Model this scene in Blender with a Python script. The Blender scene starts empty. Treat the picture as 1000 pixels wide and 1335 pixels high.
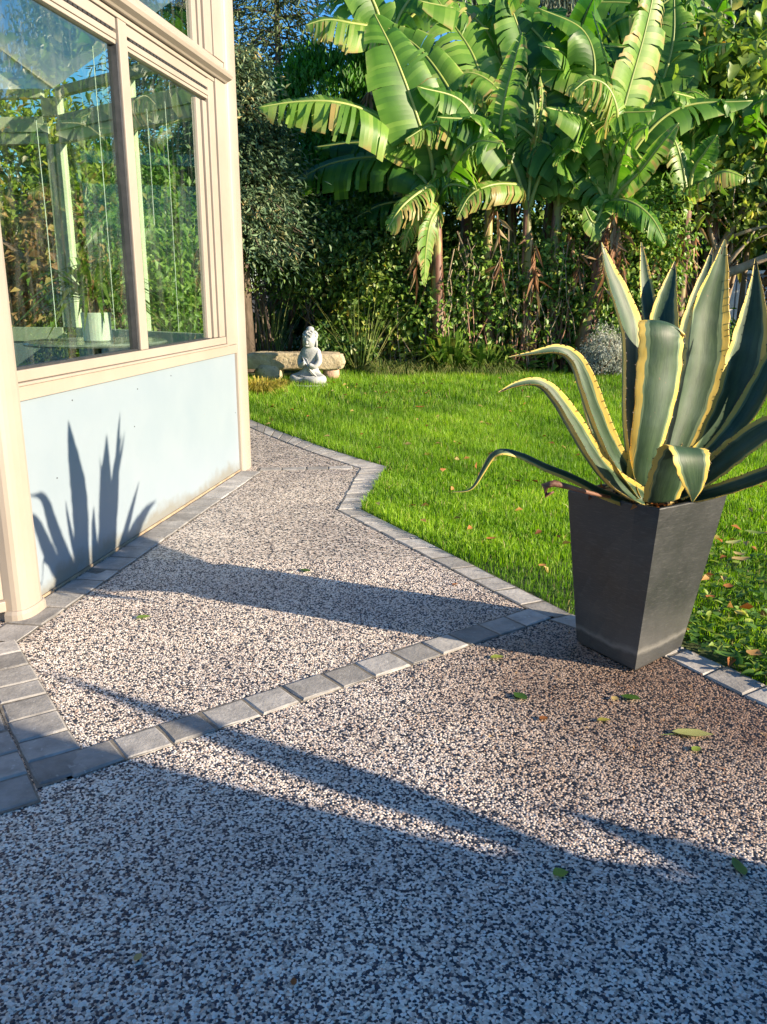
import bpy, bmesh, math, random
import numpy as np
from mathutils import Vector, Matrix
R=math.radians
random.seed(7); rng=np.random.default_rng(7)
sc=bpy.context.scene; col=sc.collection
# ---------------------------------------------------------------- camera, sky, sun, exposure
F_PX=1100.0; PITCH=math.atan(292/F_PX); CAM_H=1.5
cd=bpy.data.cameras.new('camera'); cam=bpy.data.objects.new('camera',cd); col.objects.link(cam); sc.camera=cam
cam.location=(0,0,CAM_H); cam.rotation_euler=(math.pi/2-PITCH,0,0)
cd.sensor_fit='VERTICAL'; cd.sensor_height=24; cd.lens=F_PX/1335*24; cd.clip_end=600; cd.clip_start=.05
SUN_DIR=Vector((.917,-.399,0)).normalized(); SUN_EL=R(17.3)
w=bpy.data.worlds.new('World'); sc.world=w; w.use_nodes=True
nt=w.node_tree; bg=nt.nodes['Background']; sky=nt.nodes.new('ShaderNodeTexSky'); sky.sky_type='NISHITA'; sky.sun_disc=False
sky.sun_elevation=SUN_EL; sky.sun_rotation=math.atan2(SUN_DIR.x,SUN_DIR.y); sky.ozone_density=5.5; sky.dust_density=.25; sky.air_density=1.1
hsv=nt.nodes.new('ShaderNodeHueSaturation'); hsv.inputs['Saturation'].default_value=1.16; nt.links.new(sky.outputs[0],hsv.inputs['Color']); nt.links.new(hsv.outputs[0],bg.inputs[0]); bg.inputs[1].default_value=.10
sl=bpy.data.lights.new('sun','SUN'); sl.energy=5.0; sl.angle=R(.55); sl.color=(1,.83,.60)
so=bpy.data.objects.new('sun',sl); col.objects.link(so)
sd=Vector((SUN_DIR.x*math.cos(SUN_EL),SUN_DIR.y*math.cos(SUN_EL),math.sin(SUN_EL)))
so.rotation_euler=sd.to_track_quat('Z','Y').to_euler(); so.location=(20,-8,12)
sc.view_settings.view_transform='Standard'; sc.view_settings.look='None'; sc.view_settings.gamma=1; sc.view_settings.use_curve_mapping=False
sc.view_settings.exposure=1.5
sc.render.engine='CYCLES'
sc.cycles.max_bounces=10; sc.cycles.transparent_max_bounces=24; sc.cycles.diffuse_bounces=4
# ---------------------------------------------------------------- geometry from the picture
c_,s_=math.cos(PITCH),math.sin(PITCH)
def ray(px,py):
    a=(px-500)/F_PX; b=(667.5-py)/F_PX
    return Vector((a,c_+b*s_,-s_+b*c_))
O=Vector((0,0,CAM_H))
def at_z(px,py,z=0):
    r=ray(px,py); return O+r*((z-CAM_H)/r.z)
def at_y(px,py,Y):
    r=ray(px,py); return O+r*(Y/r.y)
def smooth(x):
    x=np.clip(x,0,1); return x*x*(3-2*x)
def rise(y): return .27*smooth((np.asarray(y,float)-7.5)/5.0)
def at_g(px,py):
    z=0.
    for _ in range(12):
        p=at_z(px,py,z); z=float(rise(p.y))*.5+z*.5
    return Vector((p.x,p.y,float(rise(p.y))))
# ---------------------------------------------------------------- helpers: objects
def tag(o,label=None,cat=None,group=None,kind=None):
    if label: o['label']=label
    if cat: o['category']=cat
    if group: o['group']=group
    if kind: o['kind']=kind
    return o
def link(name,me,mat=None,parent=None):
    o=bpy.data.objects.new(name,me); col.objects.link(o)
    if mat is not None:
        for m in (mat if isinstance(mat,(list,tuple)) else [mat]): me.materials.append(m)
    if parent is not None: o.parent=parent
    return o
def empty(name,loc,label,cat,group=None):
    o=bpy.data.objects.new(name,None); col.objects.link(o); o.location=loc; o.empty_display_size=.1
    o['wl']=list(loc)
    return tag(o,label,cat,group)
def world_of(p):
    v=Vector((0,0,0))
    while p is not None: v+=Vector(p.location); p=p.parent
    return v
class MB:
    def __init__(s): s.v=[]; s.f=[]; s.m=[]
    def add(s,vs,fs,mi=0):
        k=len(s.v); s.v+= [tuple(v) for v in vs]; s.f+=[tuple(i+k for i in f) for f in fs]; s.m+=[mi]*len(fs)
    def box(s,x0,x1,y0,y1,z0,z1,mi=0):
        s.add([(x0,y0,z0),(x1,y0,z0),(x1,y1,z0),(x0,y1,z0),(x0,y0,z1),(x1,y0,z1),(x1,y1,z1),(x0,y1,z1)],
              [(0,3,2,1),(4,5,6,7),(0,1,5,4),(1,2,6,5),(2,3,7,6),(3,0,4,7)],mi)
    def hexa(s,P,mi=0):
        s.add(P,[(0,3,2,1),(4,5,6,7),(0,1,5,4),(1,2,6,5),(2,3,7,6),(3,0,4,7)],mi)
    def tube(s,pts,rad,n=7,mi=0,cap=True):
        pts=[Vector(p) for p in pts]; rings=[]; up=Vector((.13,.31,.94))
        for i,p in enumerate(pts):
            t=(pts[min(i+1,len(pts)-1)]-pts[max(i-1,0)]).normalized()
            a=t.cross(up)
            if a.length<.05: a=t.cross(Vector((1,0,0)))
            a.normalize(); b=t.cross(a); r=rad[i] if isinstance(rad,(list,tuple)) else rad
            rings.append([p+a*math.cos(2*math.pi*k/n)*r+b*math.sin(2*math.pi*k/n)*r for k in range(n)])
        vs=[v for q in rings for v in q]; fs=[]
        for i in range(len(pts)-1):
            for k in range(n): fs.append((i*n+k,i*n+(k+1)%n,(i+1)*n+(k+1)%n,(i+1)*n+k))
        if cap: fs+= [tuple(range(n))[::-1],tuple((len(pts)-1)*n+k for k in range(n))]
        s.add(vs,fs,mi)
    def lathe(s,prof,c=(0,0,0),n=24,mi=0,sx=1,sy=1):
        c=Vector(c); vs=[]; fs=[]
        for r,z in prof:
            for k in range(n): vs.append(c+Vector((r*sx*math.cos(2*math.pi*k/n),r*sy*math.sin(2*math.pi*k/n),z)))
        for i in range(len(prof)-1):
            for k in range(n): fs.append((i*n+k,i*n+(k+1)%n,(i+1)*n+(k+1)%n,(i+1)*n+k))
        fs+=[tuple(range(n))[::-1],tuple((len(prof)-1)*n+k for k in range(n))]
        s.add(vs,fs,mi)
    def build(s,name,mat,parent=None,smooth_=False,bevel=0,seg=2):
        o0=world_of(parent); me=bpy.data.meshes.new(name)
        me.from_pydata([(v[0]-o0.x,v[1]-o0.y,v[2]-o0.z) for v in s.v],[],s.f)
        if isinstance(mat,(list,tuple)): me.polygons.foreach_set('material_index',s.m)
        if smooth_: me.polygons.foreach_set('use_smooth',[True]*len(s.f))
        me.update(); o=link(name,me,mat,parent)
        if bevel:
            b=o.modifiers.new('bevel','BEVEL'); b.width=bevel; b.segments=seg; b.limit_method='ANGLE'; b.angle_limit=R(40)
        return o
def fastmesh(name,V,Fc,mat,parent=None,rnd=None,smooth_=False,attrs=None):
    """V (n,3), Fc (m,k) all faces with k corners"""
    V=np.asarray(V,np.float32); Fc=np.asarray(Fc,np.int32); o0=world_of(parent)
    V=V-np.array([o0.x,o0.y,o0.z],np.float32)
    me=bpy.data.meshes.new(name); me.vertices.add(len(V)); me.vertices.foreach_set('co',V.ravel())
    k=Fc.shape[1]; me.loops.add(Fc.size); me.loops.foreach_set('vertex_index',Fc.ravel())
    me.polygons.add(len(Fc)); me.polygons.foreach_set('loop_start',np.arange(0,Fc.size,k,dtype=np.int32))
    if smooth_: me.polygons.foreach_set('use_smooth',np.ones(len(Fc),bool))
    me.update(calc_edges=True)
    A=dict(attrs or {}); 
    if rnd is not None: A['rnd']=rnd
    for nm,a in A.items():
        at=me.attributes.new(nm,'FLOAT','POINT'); at.data.foreach_set('value',np.asarray(a,np.float32))
    return link(name,me,mat,parent)
# ---------------------------------------------------------------- helpers: materials
def newmat(name):
    m=bpy.data.materials.new(name); m.use_nodes=True; nt=m.node_tree
    return m,nt,nt.nodes['Principled BSDF']
def N(nt,t,**kw):
    n=nt.nodes.new(t)
    for k,v in kw.items():
        if k in n.inputs.keys() if not k.startswith('_') else False: n.inputs[k].default_value=v
        else: setattr(n,k.lstrip('_'),v)
    return n
def ramp(nt,stops,interp='LINEAR'):
    r=nt.nodes.new('ShaderNodeValToRGB'); r.color_ramp.interpolation=interp; e=r.color_ramp.elements
    while len(e)<len(stops): e.new(.5)
    for i,(p,c) in enumerate(stops): e[i].position=p; e[i].color=(*c,1)
    return r
def coords(nt,scale=(1,1,1)):
    g=nt.nodes.new('ShaderNodeNewGeometry'); mp=nt.nodes.new('ShaderNodeMapping'); mp.inputs['Scale'].default_value=scale
    nt.links.new(g.outputs['Position'],mp.inputs[0]); return mp.outputs[0]
def mix(nt,fac,a,b,mode='MIX'):
    m=nt.nodes.new('ShaderNodeMix'); m.data_type='RGBA'; m.blend_type=mode
    for s,v in ((0,fac),(6,a),(7,b)):
        if isinstance(v,bpy.types.NodeSocket): nt.links.new(v,m.inputs[s])
        elif s==0: m.inputs[0].default_value=v
        else: m.inputs[s].default_value=(*v,1)
    return m.outputs[2]
def noise(nt,co,scale,detail=4,rough=.6):
    n=nt.nodes.new('ShaderNodeTexNoise'); n.inputs['Scale'].default_value=scale; n.inputs['Detail'].default_value=detail; n.inputs['Roughness'].default_value=rough
    if co is not None: nt.links.new(co,n.inputs['Vector'])
    return n.outputs['Fac']
def bump(nt,bs,h,strength=.3,dist=.01):
    b=nt.nodes.new('ShaderNodeBump'); b.inputs['Strength'].default_value=strength; b.inputs['Distance'].default_value=dist
    nt.links.new(h,b.inputs['Height']); nt.links.new(b.outputs[0],bs.inputs['Normal'])
def surf(name,c1,c2,scale=8,rough=.6,bs_=.2,bd=.005,bscale=None,metal=0,spec=.5,stretch=(1,1,1),objvar=0,speck=None):
    m,nt,b=newmat(name); co=coords(nt,stretch); f=noise(nt,co,scale,6)
    r=ramp(nt,[(.32,c1),(.68,c2)]); nt.links.new(f,r.inputs[0]); colr=r.outputs[0]
    if speck:
        f2=noise(nt,co,speck[1],3); r2=ramp(nt,[(speck[2],(0,0,0)),(speck[2]+.06,(1,1,1))]); nt.links.new(f2,r2.inputs[0])
        colr=mix(nt,r2.outputs[0],colr,speck[0])
    if objvar:
        oi=nt.nodes.new('ShaderNodeObjectInfo'); h=nt.nodes.new('ShaderNodeMapRange'); h.inputs[3].default_value=1-objvar; h.inputs[4].default_value=1+objvar
        nt.links.new(oi.outputs['Random'],h.inputs[0]); hs=nt.nodes.new('ShaderNodeHueSaturation'); nt.links.new(h.outputs[0],hs.inputs['Value']); nt.links.new(colr,hs.inputs['Color']); colr=hs.outputs[0]
    nt.links.new(colr,b.inputs['Base Color']); b.inputs['Roughness'].default_value=rough; b.inputs['Metallic'].default_value=metal
    b.inputs['Specular IOR Level'].default_value=spec
    if bs_: bump(nt,b,noise(nt,co,bscale or scale*4,5),bs_,bd)
    return m
def leafmat(name,stops,trans=.3,rough=.5,spec=.3,big=None,objrand=False):
    """stops: colour ramp over the per-leaf random attribute"""
    m,nt,b=newmat(name)
    if objrand: src=nt.nodes.new('ShaderNodeObjectInfo').outputs['Random']
    else:
        a=nt.nodes.new('ShaderNodeAttribute'); a.attribute_name='rnd'; src=a.outputs['Fac']
    r=ramp(nt,stops); nt.links.new(src,r.inputs[0]); colr=r.outputs[0]
    co=coords(nt)
    f=noise(nt,co,big or 1.3,3); r2=ramp(nt,[(.35,(.72,.78,.75)),(.65,(1.12,1.08,.95))]); nt.links.new(f,r2.inputs[0])
    colr=mix(nt,1.0,colr,r2.outputs[0],'MULTIPLY')
    nt.links.new(colr,b.inputs['Base Color']); b.inputs['Roughness'].default_value=rough; b.inputs['Specular IOR Level'].default_value=spec
    if trans:
        t=nt.nodes.new('ShaderNodeBsdfTranslucent'); mx=nt.nodes.new('ShaderNodeMixShader'); mx.inputs[0].default_value=trans
        hs=nt.nodes.new('ShaderNodeHueSaturation'); hs.inputs['Value'].default_value=1.6; hs.inputs['Saturation'].default_value=1.1; nt.links.new(colr,hs.inputs['Color'])
        nt.links.new(hs.outputs[0],t.inputs[0]); nt.links.new(b.outputs[0],mx.inputs[1]); nt.links.new(t.outputs[0],mx.inputs[2])
        nt.links.new(mx.outputs[0],nt.nodes['Material Output'].inputs[0])
    return m
M={}
def pebble_col(nt,src):
    return ramp(nt,[(0,(.008,.011,.018)),(.15,(.016,.022,.040)),(.31,(.034,.040,.060)),(.36,(.26,.225,.20)),(.48,(.52,.43,.36)),(.60,(.68,.58,.49)),(.74,(.78,.70,.61)),(.86,(.72,.67,.63)),(.94,(.42,.29,.22)),(1,(.86,.82,.76))])
def make_gravel(name,sheet):
    m,nt,b=newmat(name)
    if sheet:
        co=coords(nt)
        nz=nt.nodes.new('ShaderNodeTexNoise'); nz.inputs['Scale'].default_value=70; nt.links.new(co,nz.inputs['Vector'])
        va=nt.nodes.new('ShaderNodeVectorMath'); va.operation='MULTIPLY_ADD'; va.inputs[1].default_value=(.006,.006,0); nt.links.new(nz.outputs['Color'],va.inputs[0]); nt.links.new(co,va.inputs[2])
        v=nt.nodes.new('ShaderNodeTexVoronoi'); v.voronoi_dimensions='2D'; v.inputs['Scale'].default_value=122; nt.links.new(va.outputs[0],v.inputs['Vector'])
        sp=nt.nodes.new('ShaderNodeSeparateColor'); nt.links.new(v.outputs['Color'],sp.inputs[0])
        r=pebble_col(nt,None); nt.links.new(sp.outputs[0],r.inputs[0]); colr=r.outputs[0]
        inv=nt.nodes.new('ShaderNodeMath'); inv.operation='MULTIPLY'; inv.inputs[1].default_value=-1; nt.links.new(v.outputs['Distance'],inv.inputs[0])
        g=ramp(nt,[(.45,(1,1,1)),(.85,(.35,.33,.32))]); nt.links.new(v.outputs['Distance'],g.inputs[0]); colr=mix(nt,1,colr,g.outputs[0],'MULTIPLY')
        bump(nt,b,inv.outputs[0],.5,.004)
    else:
        a=nt.nodes.new('ShaderNodeAttribute'); a.attribute_name='rnd'; r=pebble_col(nt,None); nt.links.new(a.outputs['Fac'],r.inputs[0]); colr=r.outputs[0]; co=coords(nt)
    # damp / organic staining in broad patches round the planter
    f=noise(nt,co,1.1,4); st=ramp(nt,[(.35,(.80,.79,.80)),(.6,(1.05,1.04,1.02))]); nt.links.new(f,st.inputs[0]); colr=mix(nt,1,colr,st.outputs[0],'MULTIPLY')
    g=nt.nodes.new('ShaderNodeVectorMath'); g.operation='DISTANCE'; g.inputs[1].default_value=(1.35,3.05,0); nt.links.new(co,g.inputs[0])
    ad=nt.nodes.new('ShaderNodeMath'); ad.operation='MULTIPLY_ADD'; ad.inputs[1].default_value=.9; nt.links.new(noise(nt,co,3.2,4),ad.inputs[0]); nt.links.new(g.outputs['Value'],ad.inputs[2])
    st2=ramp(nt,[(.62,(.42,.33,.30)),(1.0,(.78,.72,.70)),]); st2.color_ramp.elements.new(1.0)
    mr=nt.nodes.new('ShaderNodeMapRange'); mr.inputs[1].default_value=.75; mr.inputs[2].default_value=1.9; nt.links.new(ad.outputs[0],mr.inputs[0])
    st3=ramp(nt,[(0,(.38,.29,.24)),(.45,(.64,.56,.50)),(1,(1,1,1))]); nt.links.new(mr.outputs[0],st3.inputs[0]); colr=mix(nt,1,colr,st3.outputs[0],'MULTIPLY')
    nt.links.new(colr,b.inputs['Base Color']); b.inputs['Roughness'].default_value=.5; b.inputs['Specular IOR Level'].default_value=.45
    return m
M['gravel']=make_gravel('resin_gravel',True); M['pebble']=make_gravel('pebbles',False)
M['paver']=surf('paver',(.19,.182,.175),(.35,.335,.32),9,.85,.7,.005,45,objvar=.34,speck=((.36,.35,.34),38,.62))
M['paver_light']=surf('paver_light',(.25,.235,.22),(.40,.38,.355),9,.85,.7,.005,45,objvar=.25,speck=((.22,.21,.2),30,.6))
M['joint']=surf('joint_sand',(.09,.08,.07),(.19,.17,.14),40,.95,.5,.003)
M['cream']=surf('cream_paint',(.285,.245,.205),(.32,.28,.24),2.2,.38,.05,.002,60,spec=.5,speck=((.27,.2,.12),16,.735))
M['gasket']=surf('rubber',(.02,.022,.026),(.04,.04,.045),20,.5,0)
M['slot']=surf('slot_dark',(.012,.012,.014),(.02,.02,.02),20,.8,0)
def panelmat():
    m,nt,b=newmat('dwarf_wall_panel'); co=coords(nt); f=noise(nt,co,1.6,5); r=ramp(nt,[(.3,(.195,.245,.295)),(.7,(.225,.27,.315))]); nt.links.new(f,r.inputs[0]); c=r.outputs[0]
    s=nt.nodes.new('ShaderNodeSeparateXYZ'); nt.links.new(co,s.inputs[0])
    ma=nt.nodes.new('ShaderNodeMath'); ma.operation='MULTIPLY_ADD'; ma.inputs[1].default_value=-.30; nt.links.new(noise(nt,co,5,5),ma.inputs[0]); nt.links.new(s.outputs[2],ma.inputs[2])
    d=ramp(nt,[(-.0,(1,1,1)),(.03,(0,0,0))]); mr=nt.nodes.new('ShaderNodeMapRange'); mr.inputs[1].default_value=-.125; mr.inputs[2].default_value=-.04; mr.inputs[3].default_value=.75; mr.inputs[4].default_value=0; nt.links.new(ma.outputs[0],mr.inputs[0])
    c=mix(nt,mr.outputs[0],c,(.16,.15,.12))
    f2=noise(nt,co,26,2); r2=ramp(nt,[(.75,(0,0,0)),(.78,(.8,.8,.8))]); nt.links.new(f2,r2.inputs[0]); c=mix(nt,r2.outputs[0],c,(.25,.22,.2))
    nt.links.new(c,b.inputs['Base Color']); b.inputs['Roughness'].default_value=.42; bump(nt,b,noise(nt,co,3,3),.06,.01); return m
M['panel']=panelmat()
def glassmat(name,ior,tint):
    m,nt,b=newmat(name); out=nt.nodes['Material Output']; nt.nodes.remove(b)
    t=nt.nodes.new('ShaderNodeBsdfTransparent'); t.inputs[0].default_value=(*tint,1)
    g=nt.nodes.new('ShaderNodeBsdfGlossy'); g.inputs['Roughness'].default_value=.0; g.inputs[0].default_value=(.93,.97,.95,1)
    fr=nt.nodes.new('ShaderNodeFresnel'); fr.inputs[0].default_value=ior
    bp=nt.nodes.new('ShaderNodeBump'); bp.inputs['Strength'].default_value=.07; bp.inputs['Distance'].default_value=.01; nt.links.new(noise(nt,coords(nt),1.6,2),bp.inputs['Height']); nt.links.new(bp.outputs[0],g.inputs['Normal'])
    d=nt.nodes.new('ShaderNodeBsdfDiffuse'); d.inputs[0].default_value=(.6,.62,.58,1)
    f=noise(nt,coords(nt,(1,1,.12)),18,5); r=ramp(nt,[(.5,(0,0,0)),(.85,(.06,.06,.06))]); nt.links.new(f,r.inputs[0])
    mx=nt.nodes.new('ShaderNodeMixShader'); m2=nt.nodes.new('ShaderNodeMixShader')
    gb_=nt.nodes.new('ShaderNodeNewGeometry'); sb=nt.nodes.new('ShaderNodeMath'); sb.operation='SUBTRACT'; sb.inputs[0].default_value=1; nt.links.new(gb_.outputs['Backfacing'],sb.inputs[1]); ml=nt.nodes.new('ShaderNodeMath'); ml.operation='MULTIPLY'; nt.links.new(fr.outputs[0],ml.inputs[0]); nt.links.new(sb.outputs[0],ml.inputs[1])
    nt.links.new(ml.outputs[0],mx.inputs[0]); nt.links.new(t.outputs[0],mx.inputs[1]); nt.links.new(g.outputs[0],mx.inputs[2])
    nt.links.new(r.outputs[0],m2.inputs[0]); nt.links.new(mx.outputs[0],m2.inputs[1]); nt.links.new(d.outputs[0],m2.inputs[2]); nt.links.new(m2.outputs[0],out.inputs[0]); return m
M['glass']=glassmat('window_glass',3.1,(.86,.93,.86)); M['glass_far']=glassmat('far_glass',1.45,(.90,.95,.91))
M['poly']=leafmat('polycarbonate',[(0,(.80,.81,.82)),(1,(.80,.81,.82))],.45,.4,.4)
M['grey']=surf('grey_top',(.24,.26,.26),(.30,.32,.32),3,.25,0)
M['sage']=surf('pale_green_paint',(.36,.40,.30),(.44,.48,.37),4,.5,0)
M['soil']=surf('soil',(.03,.022,.015),(.10,.07,.045),30,.95,.8,.02)
M['lawnsoil']=surf('lawn_soil',(.035,.05,.012),(.06,.085,.02),6,.95,.8,.02)
M['bark']=surf('bark',(.06,.045,.03),(.16,.12,.09),14,.9,.9,.01,40,stretch=(1,1,.25))
M['bark_pale']=surf('bark_pale',(.20,.15,.10),(.36,.28,.19),10,.85,.6,.008,30,stretch=(1,1,.4))
M['redstem']=surf('red_stem',(.22,.10,.07),(.36,.19,.13),14,.6,.2,.004)
M['stonebuddha']=surf('pale_stone',(.28,.29,.29),(.46,.47,.46),12,.85,.6,.006,60,speck=((.20,.21,.2),24,.62))
M['sandstone']=surf('sandstone',(.30,.24,.15),(.50,.42,.28),6,.9,.9,.02,22,speck=((.12,.11,.08),11,.60))
M['redstone']=surf('red_stone',(.42,.25,.18),(.55,.36,.27),6,.9,.7,.02,22)
M['wood']=surf('weathered_wood',(.14,.11,.08),(.26,.21,.15),12,.85,.4,.004,stretch=(1,1,.2))
M['white']=surf('white_paint',(.70,.71,.70),(.80,.80,.78),5,.5,.05,.002)
M['blue']=surf('blue_paint',(.16,.24,.40),(.22,.31,.48),5,.5,.05,.002)
M['render']=surf('house_render',(.50,.47,.42),(.60,.57,.51),3,.9,.4,.004,60)
M['tile']=surf('roof_tile',(.14,.10,.09),(.20,.15,.13),6,.85,.4,.01)
M['pot_white']=surf('white_glazed_pot',(.66,.68,.70),(.76,.78,.80),6,.3,.3,.004,30)
M['floor']=surf('floor_tiles',(.22,.20,.18),(.30,.27,.24),3,.5,.05,.002)
def potmat():
    m,nt,b=newmat('charcoal_fibre_clay'); co=coords(nt); f=noise(nt,co,5,6); r=ramp(nt,[(.3,(.015,.017,.019)),(.7,(.026,.028,.031))]); nt.links.new(f,r.inputs[0]); c=r.outputs[0]
    s=nt.nodes.new('ShaderNodeSeparateXYZ'); nt.links.new(co,s.inputs[0])
    ma=nt.nodes.new('ShaderNodeMath'); ma.operation='MULTIPLY_ADD'; ma.inputs[1].default_value=.06; nt.links.new(noise(nt,co,9,5),ma.inputs[0]); nt.links.new(s.outputs[2],ma.inputs[2])
    st=ramp(nt,[(.0,(.12,.12,.12)),(.088,(.14,.14,.14)),(.103,(.75,.75,.75)),(.125,(.22,.22,.22)),(.30,(.0,.0,.0))]); nt.links.new(ma.outputs[0],st.inputs[0])
    c=mix(nt,st.outputs[0],c,(.17,.165,.155))
    sc2=noise(nt,coords(nt,(2.5,2.5,26)),9,8,.75); r3=ramp(nt,[(.52,(0,0,0)),(.70,(.5,.5,.5))]); nt.links.new(sc2,r3.inputs[0]); c=mix(nt,r3.outputs[0],c,(.10,.10,.10))
    nt.links.new(c,b.inputs['Base Color']); rr=ramp(nt,[(.3,(.36,.36,.36)),(.7,(.50,.50,.50))]); nt.links.new(f,rr.inputs[0]); nt.links.new(rr.outputs[0],b.inputs['Roughness'])
    bump(nt,b,noise(nt,coords(nt,(1,1,4)),40,6),.22,.003); return m
M['pot']=potmat()
def agavemat(name,green1,green2,yel,edge=.62):
    m,nt,b=newmat(name)
    au=nt.nodes.new('ShaderNodeAttribute'); au.attribute_name='u'; at=nt.nodes.new('ShaderNodeAttribute'); at.attribute_name='t'; ai=nt.nodes.new('ShaderNodeAttribute'); ai.attribute_name='rnd'
    cx=nt.nodes.new('ShaderNodeCombineXYZ'); nt.links.new(au.outputs['Fac'],cx.inputs[0]); nt.links.new(at.outputs['Fac'],cx.inputs[1]); nt.links.new(ai.outputs['Fac'],cx.inputs[2])
    mp=nt.nodes.new('ShaderNodeMapping'); mp.inputs['Scale'].default_value=(2.2,.7,9); nt.links.new(cx.outputs[0],mp.inputs[0])
    f=noise(nt,mp.outputs[0],1.6,5); r=ramp(nt,[(.32,green1),(.66,green2)]); nt.links.new(f,r.inputs[0]); c=r.outputs[0]
    # glaucous bloom
    f3=noise(nt,coords(nt),9,4); r3=ramp(nt,[(.42,(0,0,0)),(.75,(.30,.30,.30))]); nt.links.new(f3,r3.inputs[0]); c=mix(nt,r3.outputs[0],c,(.08,.13,.11))
    ab=nt.nodes.new('ShaderNodeMath'); ab.operation='ABSOLUTE'; nt.links.new(au.outputs['Fac'],ab.inputs[0])
    mp2=nt.nodes.new('ShaderNodeMapping'); mp2.inputs['Scale'].default_value=(7,.7,9); nt.links.new(cx.outputs[0],mp2.inputs[0])
    ma=nt.nodes.new('ShaderNodeMath'); ma.operation='MULTIPLY_ADD'; ma.inputs[1].default_value=.36; nt.links.new(noise(nt,mp2.outputs[0],1.5,3),ma.inputs[0]); nt.links.new(ab.outputs[0],ma.inputs[2])
    st_=nt.nodes.new('ShaderNodeMapping'); st_.inputs['Scale'].default_value=(26,.8,9); nt.links.new(cx.outputs[0],st_.inputs[0]); rs=ramp(nt,[(.3,(.84,.86,.88)),(.7,(1.14,1.12,1.06))]); nt.links.new(noise(nt,st_.outputs[0],1.2,4),rs.inputs[0]); c=mix(nt,1,c,rs.outputs[0],'MULTIPLY')
    rsc=ramp(nt,[(.70,(0,0,0)),(.73,(.8,.8,.8))]); nt.links.new(noise(nt,coords(nt),55,3),rsc.inputs[0]); c=mix(nt,rsc.outputs[0],c,(.10,.08,.05))
    ry=ramp(nt,[(edge+.16,(0,0,0)),(edge+.185,(1,1,1))]); nt.links.new(ma.outputs[0],ry.inputs[0])
    ry2=ramp(nt,[(edge+.04,(0,0,0)),(edge+.09,(.55,.55,.55))]); nt.links.new(ma.outputs[0],ry2.inputs[0])
    c=mix(nt,ry2.outputs[0],c,(.20,.27,.15)); fy=noise(nt,mp.outputs[0],3,3); yr=ramp(nt,[(.3,yel),(.7,(yel[0]*.92,yel[1]*1.06,yel[2]*1.6))]); nt.links.new(fy,yr.inputs[0]); c=mix(nt,ry.outputs[0],c,yr.outputs[0])
    nt.links.new(c,b.inputs['Base Color']); b.inputs['Roughness'].default_value=.52; b.inputs['Specular IOR Level'].default_value=.35
    bump(nt,b,noise(nt,mp.outputs[0],5,4),.14,.005); return m
M['agave']=agavemat('agave_leaf',(.015,.039,.020),(.038,.075,.034),(.56,.38,.07),.75)
M['agave_dry']=surf('dry_agave',(.10,.04,.025),(.22,.11,.07),12,.6,.4,.01)
M['spine']=surf('spine',(.05,.03,.02),(.09,.05,.03),20,.4,0)
G=lambda *a:a
M['grass']=leafmat('grass',[(0,(.06,.13,.016)),(.35,(.12,.255,.022)),(.72,(.24,.41,.038)),(.93,(.34,.48,.07)),(1,(.45,.38,.18))],.45,.45,.3,big=.9)
M['lf_dark']=leafmat('leaf_dark',[(0,(.022,.055,.015)),(.45,(.07,.15,.032)),(.85,(.17,.26,.06)),(1,(.30,.26,.09))],.25,.4,.4)
M['lf_mid']=leafmat('leaf_mid',[(0,(.05,.12,.022)),(.5,(.14,.26,.045)),(.85,(.28,.38,.09)),(1,(.30,.26,.08))],.35,.42,.4)
M['lf_bright']=leafmat('leaf_bright',[(0,(.05,.12,.02)),(.6,(.12,.24,.04)),(1,(.30,.36,.07))],.35,.45,.35)
M['lf_heart']=leafmat('leaf_heart',[(0,(.045,.10,.02)),(.4,(.13,.22,.04)),(.78,(.25,.32,.07)),(.93,(.44,.38,.08)),(1,(.50,.26,.06))],.4,.4,.4)
M['lf_brown']=leafmat('leaf_brown',[(0,(.13,.06,.035)),(.45,(.34,.18,.11)),(.7,(.42,.28,.14)),(.85,(.20,.22,.06)),(1,(.50,.20,.06))],.3,.6,.2)
M['lf_yellow']=leafmat('leaf_yellow',[(0,(.10,.17,.02)),(.6,(.25,.33,.04)),(1,(.42,.40,.06))],.35,.5,.3)
M['lf_euc']=leafmat('leaf_euc',[(0,(.12,.17,.13)),(.6,(.24,.29,.22)),(1,(.40,.42,.30))],.3,.4,.4)
M['lf_silver']=leafmat('leaf_silver',[(0,(.25,.28,.27)),(1,(.55,.58,.56))],.2,.7,.2)
M['lf_spruce']=leafmat('leaf_spruce',[(0,(.04,.08,.04)),(.6,(.12,.19,.11)),(.9,(.28,.32,.18)),(1,(.40,.30,.14))],.1,.5,.3)
M['lf_pine']=leafmat('leaf_pine',[(0,(.03,.06,.025)),(1,(.14,.19,.08))],.1,.5,.3)
M['lf_thuja']=leafmat('leaf_thuja',[(0,(.03,.11,.012)),(.7,(.07,.22,.02)),(1,(.13,.30,.035))],.25,.5,.3,big=2.5)
M['lf_sedge']=leafmat('leaf_sedge',[(0,(.08,.15,.03)),(.5,(.20,.27,.08)),(1,(.44,.42,.20))],.3,.5,.3)
M['lf_gold']=leafmat('leaf_gold',[(0,(.30,.28,.05)),(1,(.62,.50,.14))],.3,.5,.3)
M['lf_litter']=leafmat('leaf_litter',[(0,(.20,.07,.03)),(.4,(.38,.15,.05)),(.7,(.40,.28,.12)),(1,(.50,.40,.18))],.2,.6,.2)
M['lf_dry']=leafmat('leaf_dry',[(0,(.16,.07,.045)),(.6,(.34,.19,.11)),(1,(.50,.36,.22))],.25,.6,.2)
M['ban']=leafmat('banana_leaf',[(0,(.03,.11,.016)),(.45,(.09,.22,.026)),(.80,(.20,.35,.06)),(.95,(.34,.42,.13)),(1,(.42,.32,.12))],.40,.42,.35,big=1.6)
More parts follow.
